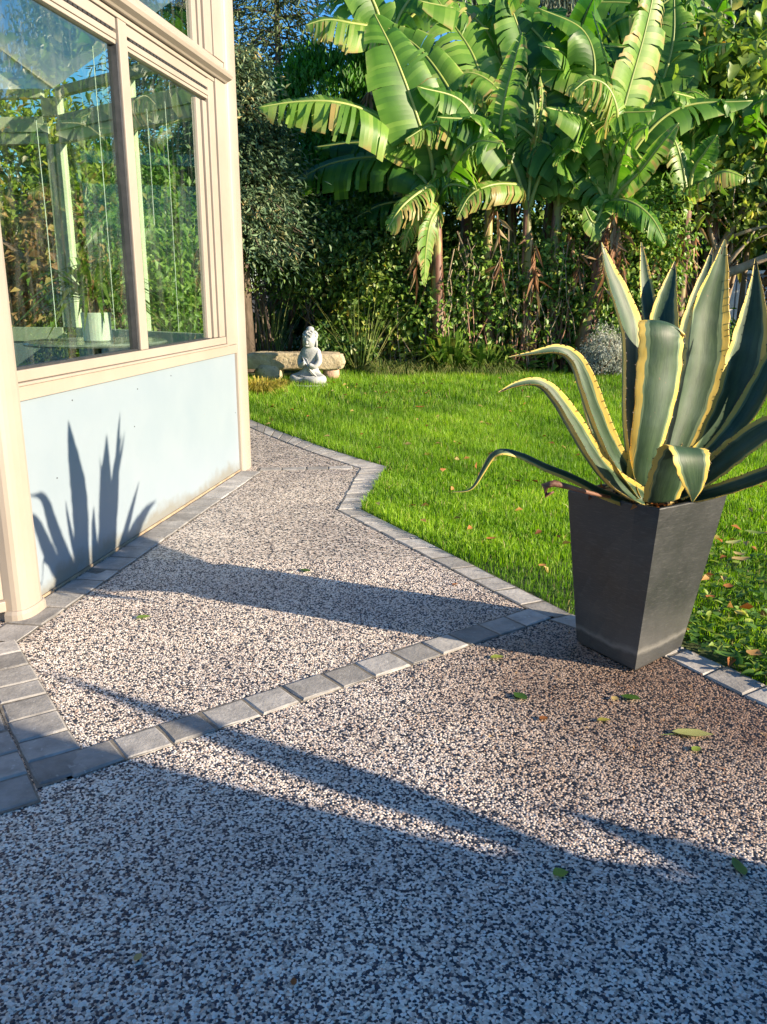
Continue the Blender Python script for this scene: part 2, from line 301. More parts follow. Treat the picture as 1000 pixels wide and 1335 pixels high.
M['ban_rib']=leafmat('banana_midrib',[(0,(.22,.28,.07)),(1,(.38,.42,.13))],.15,.4,.4,objrand=True)
M['ban_stem']=surf('banana_stem',(.12,.12,.035),(.34,.28,.09),5,.55,.4,.012,16,stretch=(1,1,.25),speck=((.13,.05,.03),7,.50))
def _stemz():
    nt=M['ban_stem'].node_tree; b=nt.nodes['Principled BSDF']; l=b.inputs['Base Color'].links[0].from_socket; co=coords(nt); sp=nt.nodes.new('ShaderNodeSeparateXYZ'); nt.links.new(co,sp.inputs[0])
    ma=nt.nodes.new('ShaderNodeMath'); ma.operation='MULTIPLY_ADD'; ma.inputs[1].default_value=2.2; nt.links.new(noise(nt,co,3,4),ma.inputs[0]); nt.links.new(sp.outputs[2],ma.inputs[2])
    mr=nt.nodes.new('ShaderNodeMapRange'); mr.inputs[1].default_value=2.0; mr.inputs[2].default_value=3.0; mr.inputs[3].default_value=.9; mr.inputs[4].default_value=0; nt.links.new(ma.outputs[0],mr.inputs[0])
    nt.links.new(mix(nt,mr.outputs[0],l,(.11,.055,.035)),b.inputs['Base Color'])
_stemz()
# ---------------------------------------------------------------- leaf makers
def unit(a): return a/np.maximum(np.linalg.norm(a,axis=1,keepdims=True),1e-6)
def leafcards(name,P,D,Nn,L,W,mat,parent=None,kind='diamond',fold=.25,curl=.15,rnd=None):
    n=len(P); D=unit(D); S=unit(np.cross(D,Nn)); Nn=np.cross(S,D)
    L=np.broadcast_to(L,(n,))[:,None]; W=np.broadcast_to(W,(n,))[:,None]
    if rnd is None: rnd=rng.random(n)
    if kind=='diamond':
        tip=P+D*L-Nn*L*curl; a=P+D*L*.42+S*W*.5+Nn*W*fold; b=P+D*L*.42-S*W*.5+Nn*W*fold
        V=np.stack([P,a,tip,b],1).reshape(-1,3); i=np.arange(n)[:,None]*4
        Fc=np.concatenate([i+np.array([[0,1,2]]),i+np.array([[0,2,3]])]); k=4
    elif kind=='heart':
        c=P+D*L*.42; o=lambda t,w_,h: (P+D*L*t+S*W*w_+Nn*W*h)
        V=np.stack([c,P+D*L*.06,o(-.02,.32,.10),o(.28,.5,.16),o(.68,.30,.06),P+D*L-Nn*L*curl,o(.68,-.30,.06),o(.28,-.5,.16),o(-.02,-.32,.10)],1).reshape(-1,3)
        i=np.arange(n)[:,None]*9; Fc=np.concatenate([i+np.array([[0,j,j+1 if j<8 else 1]]) for j in range(1,9)]); k=9
    elif kind=='blade':
        m1=P+D*L*.5; tip=P+D*L*.92-np.array([0,0,1.])*L*curl
        V=np.stack([P-S*W*.5,P+S*W*.5,m1+S*W*.42,m1-S*W*.42,tip],1).reshape(-1,3); i=np.arange(n)[:,None]*5
        Fc=np.concatenate([i+np.array([[0,1,2]]),i+np.array([[0,2,3]]),i+np.array([[3,2,4]])]); k=5
    elif kind=='tri':
        V=np.stack([P-S*W*.5,P+S*W*.5,P+D*L],1).reshape(-1,3); Fc=np.arange(n*3).reshape(-1,3); k=3
    return fastmesh(name,V,Fc,mat,parent,rnd=np.repeat(rnd,k))
def blob_points(blobs,n,nclump,spread,shell=.55):
    """clumped points in ellipsoids: blobs (cx,cy,cz,rx,ry,rz)"""
    B=np.array(blobs,float); vol=(B[:,3]*B[:,4]*B[:,5])**(2/3); pick=rng.choice(len(B),nclump,p=vol/vol.sum())
    d=unit(rng.normal(size=(nclump,3))); r=shell+(1-shell)*rng.random(nclump)**.6
    C=B[pick,:3]+d*r[:,None]*B[pick,3:6]*(.88+.24*rng.random((nclump,1)))
    k=rng.integers(0,nclump,n); P=C[k]+rng.normal(size=(n,3))*spread
    out=unit(P-B[pick[k],:3]); cr=rng.random(nclump)[k]
    return P,out,cr
def crown(name,blobs,n,nclump,spread,L,W,mat,parent=None,kind='diamond',droop=.3,shell=.55,outw=.8,up=.5,zmin=None,fold=.25,curl=.15):
    P,out,cr=blob_points(blobs,n,nclump,spread,shell)
    if zmin is not None: P[:,2]=np.maximum(P[:,2],zmin+.3*rng.random(n)*L)
    D=out*.6+rng.normal(size=(n,3))*.7; D[:,2]-=droop*2
    Nn=out*outw+rng.normal(size=(n,3))*.5; Nn[:,2]+=up
    r=np.clip(cr*.55+rng.random(n)*.5,0,1)
    return leafcards(name,P,D,Nn,L*(.6+.7*rng.random(n)),W*(.6+.7*rng.random(n)),mat,parent,kind,fold,curl,r)
def blob_px(px,py,Y,rx,rz,ry=None):
    p=at_y(px,py,Y); k=Y/F_PX
    return (p.x,p.y,p.z,rx*k,(ry if ry is not None else rx)*k,rz*k)
# ================================================================ GROUND
def grid(name,x0,x1,y0,y1,nx,ny,zf,mat):
    X,Y=np.meshgrid(np.linspace(x0,x1,nx),np.linspace(y0,y1,ny)); Z=zf(X,Y); V=np.stack([X,Y,Z],2).reshape(-1,3)
    i=(np.arange(ny-1)[:,None]*nx+np.arange(nx-1)[None]).ravel()[:,None]
    return fastmesh(name,V,i+np.array([[0,1,nx+1,nx]]),mat,smooth_=True)
g=grid('ground',-300,300,-300,300,3,3,lambda X,Y:X*0-.09,M['soil']); tag(g,'dark earth ground reaching to the horizon','ground',kind='structure')
g=grid('lawn_ground',-14,16,1.5,40,180,260,lambda X,Y:rise(Y)-.022+.012*np.sin(X*2.1+Y)*np.sin(Y*1.7)*smooth((Y-4)/3),M['lawnsoil']); tag(g,'earth under the lawn and the planting beds','lawn ground',kind='structure')
E=[(-1.8,9.85),(-1.505,9.387),(.033,7.199),(-.162,5.745),(.896,3.763),(1.306,3.364),(1.499,3.015),(2.3,1.75),(3.2,.9)]   # lawn edge of the kerb blocks
path_poly=[(-3.5,9.85)]+E+[(5,-1.5),(-6,-1.5),(-6,3.3),(-3.5,3.8)]
def poly_sheet(name,poly,dz,mat,parent=None):
    bm=bmesh.new(); bm.faces.new([bm.verts.new((x,y,0)) for x,y in poly]); bmesh.ops.triangulate(bm,faces=bm.faces[:])
    for yy in np.arange(6.5,10,.35):
        bmesh.ops.bisect_plane(bm,geom=bm.verts[:]+bm.edges[:]+bm.faces[:],plane_co=(0,yy,0),plane_no=(0,1,0))
    for v in bm.verts: v.co.z=float(rise(v.co.y))+dz
    bmesh.ops.recalc_face_normals(bm,faces=bm.faces[:])
    me=bpy.data.meshes.new(name); bm.to_mesh(me); bm.free()
    if me.polygons[0].normal.z<0: me.flip_normals()
    return link(name,me,mat,parent)
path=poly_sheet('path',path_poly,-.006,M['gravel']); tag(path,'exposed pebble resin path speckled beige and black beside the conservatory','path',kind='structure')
del path['category']
# ---- paving blocks (children of the path)
def off(p,q,d):      # left normal offset
    v=Vector((q[0]-p[0],q[1]-p[1])).normalized(); return Vector((-v.y,v.x))*d
def paver(P4,top,mat,parent=path,h=.05,inset=.004):
    """P4: four ground corners ccw"""
    P4=[Vector((p[0],p[1])) for p in P4]; c=sum(P4,Vector((0,0)))/4
    P4=[p+Vector((random.uniform(-1,1),random.uniform(-1,1)))*.0035 for p in P4]
    # irregular outline: midpoints wobble too
    ring=[]
    for i in range(4):
        a,b=P4[i],P4[(i+1)%4]; ring.append(a+(c-a)*.03); ring.append((a+b)/2+(c-(a+b)/2)*random.uniform(-.012,.02))
    z=top+float(rise(c.y)); tx,ty=random.uniform(-.012,.012),random.uniform(-.012,.012)
    zz=lambda p:top+float(rise(p.y))+(p.x-c.x)*tx+(p.y-c.y)*ty
    lo=[(p.x,p.y,z-h) for p in ring]; mid=[(p.x,p.y,zz(p)-.004-.002*random.random()) for p in ring]
    hi=[]
    for p in ring:
        q=c+(p-c)*(1-.009/max((p-c).length,.02)); hi.append((q.x,q.y,zz(q)+random.uniform(-.0008,.0008)))
    n=8; vs=lo+mid+hi+[(c.x,c.y,zz(c)+random.uniform(-.0015,.0015))]; fs=[]
    for k in range(n):
        k2=(k+1)%n; fs+=[(k,k2,n+k2,n+k),(n+k,n+k2,2*n+k2,2*n+k),(2*n+k,2*n+k2,3*n)]
    m=MB(); m.add(vs,fs); return m.build('paving_block',mat,parent)
def strip(p,q,wd,sp,top=.004,mat=None,side=1,cut0=0,cut1=0,jitter=.12,gap=.005):
    """row of blocks from p to q, the row lies to side*left of the line"""
    p=Vector(p); q=Vector(q); L=(q-p).length; u=(q-p)/L; nrm=Vector((-u.y,u.x))*side*wd; n=max(1,round(L/sp)); xs=[i/n*L for i in range(n+1)]
    xs=[x if i in (0,n) else x+random.uniform(-jitter,jitter)*sp*.5 for i,x in enumerate(xs)]
    for i in range(n):
        a,b=xs[i]+gap/2,xs[i+1]-gap/2
        s0=cut0*(1-0) if i==0 else 0; s1=cut1 if i==n-1 else 0
        Q=[p+u*a,p+u*b,p+u*(b+s1)+nrm,p+u*(a+s0)+nrm]
        if side<0: Q=Q[::-1]
        paver(Q,top-.0025+random.uniform(-.002,.003),mat or M['paver'])
    m=MB(); e=.012; z0=.0
    pts=[p-u*e,q+u*e,q+u*(e+cut1)+nrm*1.03,p+u*(cut0-e)+nrm*1.03]
    if side<0: pts=pts[::-1]
    m.add([(a.x,a.y,float(rise(a.y))-.0025-(.0006 if mat is M['paver_light'] else 0)) for a in pts],[(0,1,2,3)]); m.build('joint_bed',M['joint'],path)
# kerb row along the lawn (light blocks); the line is the lawn side, blocks lie towards the path
inner=[(-1.62,9.2),(-1.44,9.0),(-.199,7.134),(-.322,5.72),(.768,3.70),(1.19,3.275),(1.37,2.93),(2.16,1.68),(3.1,.75)]
for i in range(1,len(E)-1):
    a,b=Vector(E[i]),Vector(E[i+1]); ia,ib=Vector(inner[i]),Vector(inner[i+1]); L=(b-a).length
    sp=[.2,.2,.125,.2,.2,.2,.2,.2][i]; n=max(1,round(L/sp)); ts=[k/n+(random.uniform(-.06,.06)/n if 0<k<n else 0) for k in range(n+1)]
    for k in range(n):
        g0=.0025/L; t0,t1=ts[k]+g0,ts[k+1]-g0
        far=a.lerp(b,.5).y>3.6
        paver([a.lerp(b,t0),ia.lerp(ib,t0),ia.lerp(ib,t1),a.lerp(b,t1)],.0005+random.uniform(-.0015,.003),M['paver_light'])
    nn=6; m=MB()
    for k in range(nn):
        q=[a.lerp(b,k/nn),ia.lerp(ib,k/nn),ia.lerp(ib,(k+1)/nn),a.lerp(b,(k+1)/nn)]; m.add([(v.x,v.y,float(rise(v.y))-.0025) for v in q],[(0,1,2,3)])
    m.build('joint_bed',M['joint'],path)
A0=Vector((-1.724,3.894,0)); B0=Vector((-1.223,7.008,0)); d=(B0-A0).normalized(); nrm=Vector((d.y,-d.x,0))
def WP(t,z,o=0): v=A0+d*t+nrm*o; return Vector((v.x,v.y,z))
# row along the conservatory wall
p=WP(-.44,0,.015); q=WP(3.17,0,.015); strip((p.x,p.y),(q.x,q.y),.175,.205,side=-1,top=.003,mat=M['paver'])
# diagonal row across the path
strip((-.99,2.37),(.80,3.715),.152,.168,side=1,top=.004)
# far thin row
strip((-1.06,7.03),(-.26,7.10),.12,.2,side=1,top=.004,mat=M['paver'])
# block terrace at the left, two outer columns then courses
e0=Vector((-1.60,3.42)); e1=Vector((-1.02,2.545)); u=(e1-e0).normalized(); nl=Vector((u.y,-u.x))  # pointing left
if nl.x>0: nl=-nl
for r_ in range(14):
    a=e0+nl*(r_*.176+.004*(r_>0)); sh=random.uniform(-.08,.08)
    st=-(.05 if r_==0 else .25+sh*2); en=1.16+ (0 if r_==0 else .25)
    aa=a+u*st; bb=e0+nl*(r_*.176+.004)+u*(1.045 + .02*r_ if r_==0 else 1.30-.02*r_)
    if r_==0: bb=a+u*1.20
    strip((aa.x,aa.y),(bb.x,bb.y),.171,.16 if r_ else .165,side=1 if Vector((-u.y,u.x)).dot(nl)>0 else -1,top=.004)
# ---- real pebbles in the near part of the path
def in_poly(P,poly):
    x,y=P[:,0],P[:,1]; ins=np.zeros(len(P),bool); n=len(poly)
    for i in range(n):
        x1,y1=poly[i]; x2,y2=poly[(i+1)%n]
        if y1==y2: continue
        c=((y1>y)!=(y2>y))&(x<(x2-x1)*(y-y1)/(y2-y1)+x1); ins^=c
    return ins
def near_seg(P,a,b,wl,wr):
    a=np.array(a);b=np.array(b);v=b-a;L=np.linalg.norm(v);v=v/L;n=np.array([-v[1],v[0]]);q=P-a;t=q@v;s=q@n
    return (t>-.01)&(t<L+.01)&(s<wl)&(s>-wr)
sp=.0092; xs=np.arange(-1.75,2.35,sp); ys=np.arange(1.25,4.6,sp*.9); X,Y=np.meshgrid(xs,ys); X=X+(np.arange(len(ys))%2)[:,None]*sp*.5
P=np.stack([X.ravel(),Y.ravel()],1); P+=rng.normal(size=P.shape)*sp*.2
k=(np.abs(P[:,0])<.50*P[:,1]+.12); P=P[k]
inner_poly=[(-1.05,4.6)]+[(-1.40,4.6),(-1.56,3.40),(-1.0,2.50),(-1.06,2.35),(-1.3,2.15),(-2.6,1.0),(-2.6,.5),(3.1,.75),(2.16,1.68),(1.37,2.93),(1.19,3.275),(.768,3.70),(.20,4.6)]
k=in_poly(P,inner_poly)&~near_seg(P,(-.99,2.37),(.80,3.715),.154,.002); P=P[k]; n=len(P)
ang=rng.random(n)*6.28; ra=sp*(.48+.22*rng.random(n)); rb=ra*(.6+.3*rng.random(n)); ro=rng.random((n,8))*.3+.85
ring=np.zeros((n,6,3)); 
for j in range(6):
    th=j*math.pi/3; ex=ra*np.cos(th)*ro[:,j]; ey=rb*np.sin(th)*ro[:,j]
    ring[:,j,0]=P[:,0]+ex*np.cos(ang)-ey*np.sin(ang); ring[:,j,1]=P[:,1]+ex*np.sin(ang)+ey*np.cos(ang); ring[:,j,2]=-.0062
top=np.zeros((n,1,3)); top[:,0,:2]=P+rng.normal(size=(n,2))*.0008; top[:,0,2]=-.0062+.0018+.0027*rng.random(n)
V=np.concatenate([ring,top],1).reshape(-1,3); i=np.arange(n)[:,None]*7; Fc=np.concatenate([i+np.array([[j,(j+1)%6,6]]) for j in range(6)])
pb=fastmesh('pebbles',V,Fc,M['pebble'],path,rnd=np.repeat(rng.random(n),7),smooth_=True); pb['kind']='stuff'
# ---- grass
def lawn_pts(n,y0,y1,m=1.0):
    P=np.stack([rng.uniform(-7,9,n*3),rng.uniform(y0,y1,n*3)],1); k=(P[:,0]<.5*P[:,1]+m)&(P[:,0]>-.5*P[:,1]-.3)&~in_poly(P,path_poly); P=P[k][:n]; return P
def bed_front(x): return 12.85+.12*np.sin(x*1.3)-.55*smooth((-x-.6)/1.2)*1.0
Vs=[];Fs=[];Rs=[];base=0
def blades(P,h,wd,nseg):
    n=len(P); z=rise(P[:,1])-.02; pz=np.stack([P[:,0],P[:,1],z],1)
    pat=np.sin(P[:,0]*3.1+np.cos(P[:,1]*2.3)*2)*np.sin(P[:,1]*2.7+P[:,0])*.5+np.sin(P[:,0]*9+P[:,1]*7)*.25
    pat=pat+.5*np.sin(P[:,0]*1.3+4)*np.sin(P[:,1]*1.9+P[:,0]*.7); hh=h*(.55+.75*rng.random(n))*(1+.3*pat); a=rng.random(n)*6.28; S=np.stack([np.cos(a),np.sin(a),a*0],1)*(wd*(.6+.7*rng.random(n)))[:,None]*.5
    b=rng.random(n)*6.28; ln=rng.random(n)**1.5*.8; D=np.stack([np.cos(b)*ln,np.sin(b)*ln,np.ones(n)],1)
    r=np.clip(.48+.30*pat+rng.normal(size=n)*.2,0,.93); r[rng.random(n)<.025]=1
    if nseg==1: V=np.stack([pz-S,pz+S,pz+D*hh[:,None]],1); i=np.arange(n)[:,None]*3; Fc=i+np.array([[0,1,2]]); k=3
    else:
        mid=pz+D*hh[:,None]*np.array([.35,.35,.6]); tip=pz+D*hh[:,None]*np.array([1,1,.88]); V=np.stack([pz-S,pz+S,mid+S*.8,mid-S*.8,tip],1); i=np.arange(n)[:,None]*5
        Fc=np.concatenate([i+np.array([[0,1,2]]),i+np.array([[0,2,3]]),i+np.array([[3,2,4]])]); k=5
    return V.reshape(-1,3),Fc,np.repeat(r,k)
for (nn,y0,y1,h,wd,sg) in [(62000,2.2,4.6,.062,.0042,3),(85000,4.6,7,.066,.006,3),(120000,7,10,.075,.008,1),(90000,10,13.0,.085,.011,1)]:
    P=lawn_pts(nn,y0,y1); P=P[P[:,1]<bed_front(P[:,0])]
    P=P[~((np.hypot(P[:,0]-1.3,P[:,1]-3.3)<.2))]
    # thin spots near the kerb
    v,f,r=blades(P,h,wd,sg); Vs.append(v);Fs.append(f+base);Rs.append(r);base+=len(v)
gr=fastmesh('grass',np.concatenate(Vs),np.concatenate(Fs),M['grass'],rnd=np.concatenate(Rs)); tag(gr,'bright green lawn grass between the kerb blocks and the planting bed','grass',kind='stuff')
# broad clover and dock leaves mixed in at the right foreground
P=lawn_pts(60000,2.6,5.2); P=P[(P[:,0]>1.3)]; k=rng.random(len(P))<.25*(1-smooth((P[:,1]-3.2)/2)); P=P[k]; n=len(P); pz=np.stack([P[:,0],P[:,1],rise(P[:,1])+.01+.03*rng.random(n)],1)
D=rng.normal(size=(n,3)); D[:,2]=np.abs(D[:,2])*.3; Nn=rng.normal(size=(n,3))*.35; Nn[:,2]=1
w_=leafcards('broadleaf_weeds',pz,D,Nn,.03+.03*rng.random(n),.022+.02*rng.random(n),M['lf_bright'],kind='heart'); tag(w_,'broad weed leaves mixed into the lawn grass right of the planter','weeds',kind='stuff')
# ================================================================ CONSERVATORY
cons=empty('conservatory',WP(0,0,-.05),'cream framed conservatory with pale blue panel under reflecting windows','conservatory')
def wbox(m,t0,t1,z0,z1,o0,o1,mi=0):
    m.hexa([WP(t0,z0,o0),WP(t0,z0,o1),WP(t1,z0,o1),WP(t1,z0,o0),WP(t0,z1,o0),WP(t0,z1,o1),WP(t1,z1,o1),WP(t1,z1,o0)][0:8],mi)
def wpart(name,mat,boxes,bevel=.004,parent=None):
    m=MB()
    for b in boxes: wbox(m,*b)
    return m.build(name,mat,parent or cons,bevel=bevel)
wpart('wall_panel',M['panel'],[(0,3.17,.012,.985,-.06,0)],.002)
for (t,z) in [(.55,.93),(1.33,.90),(1.85,.93),(.33,.56),(1.25,.68),(3.12,.5)]:
    m=MB(); m.tube([WP(t,z,-.002),WP(t,z,.002)],.004,8); m.build('screw',M['gasket'],cons)
wpart('base_seal',M['bark_pale'],[(0,3.17,-.02,.010,-.06,.006)],.002)
sill=wpart('sill',M['cream'],[(0,3.17,.987,1.055,-.06,.022),(-.0,2.96,1.057,1.072,-.06,.034)],.004)
wf=wpart('window_frame',M['cream'],[(0,2.95,1.074,1.128,-.055,.012),(1.40,1.505,1.130,2.962,-.05,.014),(0,2.95,2.964,2.992,-.05,.013),(2.815,2.935,1.130,2.962,-.05,.010),(-.02,.03,1.130,2.962,-.05,.008)],.005)
wpart('sash',M['cream'],[(2.62,2.70,1.132,2.80,-.05,-.012),(2.725,2.80,1.132,2.80,-.05,-.002)],.004)
wpart('gasket',M['gasket'],[(1.375,1.398,1.131,2.835,-.05,.003),(.03,1.375,1.129,1.139,-.04,.0),(1.507,2.62,1.129,1.137,-.04,.0),(2.937,2.951,1.13,2.96,-.05,.004),(2.702,2.722,1.135,2.80,-.05,-.02),(2.802,2.813,1.135,2.80,-.05,-.018),(.032,1.375,2.958,2.9635,-.05,.0)],0)
for a,b in ((.032,1.373),(1.508,2.812)):
    v=wpart('trickle_vent',M['cream'],[(a,b,2.845,2.878,-.045,.010),(a,b,2.896,2.956,-.045,.010),(a,b,2.8795,2.8945,-.045,-.006)],.003)
    m=MB(); n=26
    for i in range(n):
        t=a+.03+(b-a-.06)*(i+.5)/n; wbox(m,t-.019,t+.019,2.880,2.894,-.005,.0105)
    m.build('vent_slots',M['slot'],v)
    m=MB(); wbox(m,a,b,2.822,2.8435,-.045,.004); m.build('vent_lip',M['cream'],v,bevel=.003)
wpart('glass_pane',M['glass'],[(.03,1.374,1.14,2.821,-.034,-.030)],0)
wpart('glass_pane',M['glass'],[(1.506,2.619,1.138,2.821,-.034,-.030)],0)
m=MB()   # moulded ledge over the windows
prof=[(-.05,2.995),(.035,2.995),(.045,3.005),(.078,3.02),(.088,3.04),(.088,3.056),(.07,3.07),(.03,3.085),(-.05,3.09)]
vs=[WP(t,z,o) for t in (-1.2,3.16) for o,z in prof]; n=len(prof); m.add(vs,[(i,i+1,n+i+1,n+i) for i in range(n-1)]+[tuple(range(n))[::-1],tuple(range(n,2*n))]); m.build('ledge',M['cream'],cons)
wpart('upper_frame',M['cream'],[(0,3.17,3.092,3.14,-.05,.012),(2.80,2.95,3.142,3.86,-.05,.010),(2.62,2.70,3.142,3.86,-.05,-.010),(2.72,2.78,3.142,3.86,-.05,-.002),(1.40,1.505,3.142,3.86,-.05,.012),(0,3.17,3.862,4.0,-.05,.02)],.004)
wpart('glass_pane',M['glass'],[(.03,1.398,3.141,3.861,-.034,-.03)],0); wpart('glass_pane',M['glass'],[(1.507,2.619,3.141,3.861,-.034,-.03)],0)
wpart('gasket',M['gasket'],[(2.785,2.797,3.143,3.86,-.05,-.016),(2.703,2.717,3.143,3.86,-.05,-.02),(2.952,2.958,3.1425,3.86,-.05,.0)],0)
wpart('jamb',M['cream'],[(2.953,3.19,1.0575,2.994,-.05,.020),(2.96,3.19,3.1415,3.86,-.05,.018)],.004)
def post(t,o,r,flat=0,z1=4.0):
    m=MB(); c=WP(t,0,o); m.lathe([(r*1.0,-.02),(r*1.0,z1)],c,20); return m
def round_post(name,t0,t1,o,z1):
    # D-shaped post: rounded nose towards the garden
    m=MB(); pr=[]; c=(t0+t1)/2; hw=(t1-t0)/2
    for k in range(13):
        a=math.pi*k/12; pr.append((c+hw*math.copysign(abs(math.cos(a))**.62,math.cos(a)),o*(abs(math.sin(a))**.75)))
    pr+=[(t0,-.14),(t1,-.14)]; n=len(pr); vs=[WP(t,z,oo) for z in (-.02,z1) for t,oo in pr]
    m.add(vs,[(i,(i+1)%n,n+(i+1)%n,n+i) for i in range(n)]+[tuple(range(n))[::-1],tuple(range(n,2*n))]); o_=m.build(name,M['cream'],cons,smooth_=False)
    return o_
p1=round_post('corner_post',3.172,3.40,.045,4.0); p2=round_post('corner_post',-.215,-.002,.085,4.0)
m=MB(); pr=[]; c=-.109
for z,k in ((-.02,1.16),(.03,1.16),(.045,1.06)): 
    for j in range(13):
        a=math.pi*j/12; pr.append(WP(c+.1075*k*math.copysign(abs(math.cos(a))**.62,math.cos(a)),z,.085*k*abs(math.sin(a))**.75))
m.add(pr,[(i*13+j,i*13+j+1,(i+1)*13+j+1,(i+1)*13+j) for i in range(2) for j in range(12)]+[tuple(range(26,39))]); m.build('post_foot',M['cream'],cons)
# left facet turning away from the wall, towards the terrace
L0=WP(-.2,0,-.02); fd=Vector((-.80,-.60,0)).normalized(); fn=Vector((.60,-.80,0)).normalized()
def LP(t,z,o): return Vector((L0.x+fd.x*t+fn.x*o,L0.y+fd.y*t+fn.y*o,z))
def lbox(m,t0,t1,z0,z1,o0,o1): m.hexa([LP(t0,z0,o0),LP(t1,z0,o0),LP(t1,z0,o1),LP(t0,z0,o1),LP(t0,z1,o0),LP(t1,z1,o0),LP(t1,z1,o1),LP(t0,z1,o1)])
m=MB(); lbox(m,.0,2.6,.05,.10,-.05,.05); lbox(m,0,.10,.101,3.9,-.05,.02); lbox(m,0,2.6,.985,1.12,-.051,.021); lbox(m,0,2.6,2.85,3.1,-.051,.021); lbox(m,2.5,2.6,.101,3.9,-.05,.02); m.build('side_frame',M['cream'],cons,bevel=.004)
m=MB(); lbox(m,.1,2.5,.101,.984,-.045,0); m.build('side_panel',M['cream'],cons)
m=MB(); lbox(m,.1,2.5,1.121,2.849,-.03,-.026); m.build('glass_pane',M['glass'],cons)
# back facets with frames seen through the glass
C=[WP(3.30,0,-.06),Vector((-3.1,8.65,0)),Vector((-6.2,8.9,0)),Vector((-6.6,4.0,0)),LP(2.6,0,0)]
for i in range(4):
    a,b=C[i],C[i+1]; L=(b-a).length; u_=(b-a)/L; n_=Vector((u_.y,-u_.x,0))
    def fb(m,t0,t1,z0,z1,o0=-.03,o1=.03): 
        g=lambda t,z,o: Vector((a.x+u_.x*t+n_.x*o,a.y+u_.y*t+n_.y*o,z))
        m.hexa([g(t0,z0,o0),g(t0,z0,o1),g(t1,z0,o1),g(t1,z0,o0),g(t0,z1,o0),g(t0,z1,o1),g(t1,z1,o1),g(t1,z1,o0)])
    m=MB(); fb(m,.1,L-.1,0,.98); m.build('inner_panel',M['panel'],cons)
    m=MB(); fb(m,.1,L-.1,.982,1.12,-.05,.05); fb(m,.1,L-.1,2.82,2.92,-.04,.04); fb(m,.1,L-.1,2.922,2.99,-.06,.07); fb(m,.1,L-.1,2.992,3.06,-.04,.04); fb(m,.1,L-.1,3.22,3.3,-.04,.04)
    k=max(2,round(L/1.15))
    for j in range(k+1):
        t=.06+(L-.12)*j/k; fb(m,t-.038,t+.038,1.121,2.819,-.038,.038); fb(m,t-.05,t+.05,3.061,3.219,-.036,.036)
    m.build('inner_frame',M['sage'],cons,bevel=.004)
    m=MB(); fb(m,.12,L-.12,1.121,2.819,-.003,.003); fb(m,.12,L-.12,3.061,3.219,-.003,.003); m.build('glass_pane',M['glass_far'],cons)
m=MB(); m.add([WP(-.2,.02,-.06),WP(3.25,.02,-.06)]+[Vector((c.x,c.y,.02)) for c in C[1:]],[tuple(range(6))]); m.build('floor',M['floor'],cons)
m=MB(); rp=[WP(-.25,4.0,.16),WP(3.42,4.0,.16)]+[Vector((c.x,c.y,3.3 if i<3 else 4.0)) for i,c in enumerate(C[1:])]; apx=Vector((-3.9,6.3,4.0)); 
m.add(rp+[apx],[(i,(i+1)%6,6) for i in range(6)]); m.build('roof',M['poly'],cons)
m=MB()
for i in range(6):
    for k in (0,.5):
        q=rp[i].lerp(rp[(i+1)%6],k); m.tube([q+Vector((0,0,.03)),apx+Vector((0,0,.03))],.03,6)
m.build('roof_bar',M['cream'],cons)
# blind cords hanging just inside the panes
m=MB()
for t,zt,zb in ((.12,2.6,1.15),(.62,2.3,1.3),(1.28,2.8,1.25),(2.25,2.7,1.2),(1.95,2.6,1.9)):
    m.tube([WP(t,zt,-.09),WP(t+.004,(zt+zb)/2,-.09),WP(t,zb,-.09)],.0022,5)
m.build('blind_cord',M['white'],cons)
# table with a potted palm behind the glass
T=Vector((-2.12,6.35,0)); tb=empty('side_table',T,'glass topped table behind the conservatory window','table')
m=MB(); m.lathe([(.50,1.10),(.51,1.112),(.50,1.125)],T,32); m.build('table_top',M['grey'],tb)
m=MB(); m.lathe([(.05,.05),(.035,.2),(.03,1.10)],T,14); m.build('pedestal',M['gasket'],tb); m=MB(); m.lathe([(.28,.02),(.27,.035),(.06,.05)],T,24); m.build('base',M['gasket'],tb)
T2=T+Vector((.05,-.12,1.126)); hp=empty('potted_palm',T2,'spiky green palm in a white textured pot seen through the conservatory window','potted plant')
m=MB(); m.lathe([(.085,0),(.098,.01),(.104,.20),(.100,.205),(.092,.19),(.0,.185)],T2,28); m.build('pot',M['pot_white'],hp,smooth_=False)
m=MB(); m.lathe([(.035,.18),(.055,.24),(.04,.31),(.02,.36)],T2,12); m.build('trunk',M['bark_pale'],hp,smooth_=True)
P=[];D=[];Nn=[];L=[]
for k in range(90):
    a=rng.random()*6.28; el=rng.uniform(-.1,1.2); P.append((T2.x+.02*math.cos(a),T2.y+.02*math.sin(a),T2.z+.30)); D.append((math.cos(a),math.sin(a),math.tan(el)*.9)); Nn.append((0,0,1)); L.append(rng.uniform(.4,.75))
leafcards('fronds',np.array(P),np.array(D),np.array(Nn)+rng.normal(size=(90,3))*.1,np.array(L),.045,M['lf_mid'],hp,kind='blade',curl=.35)
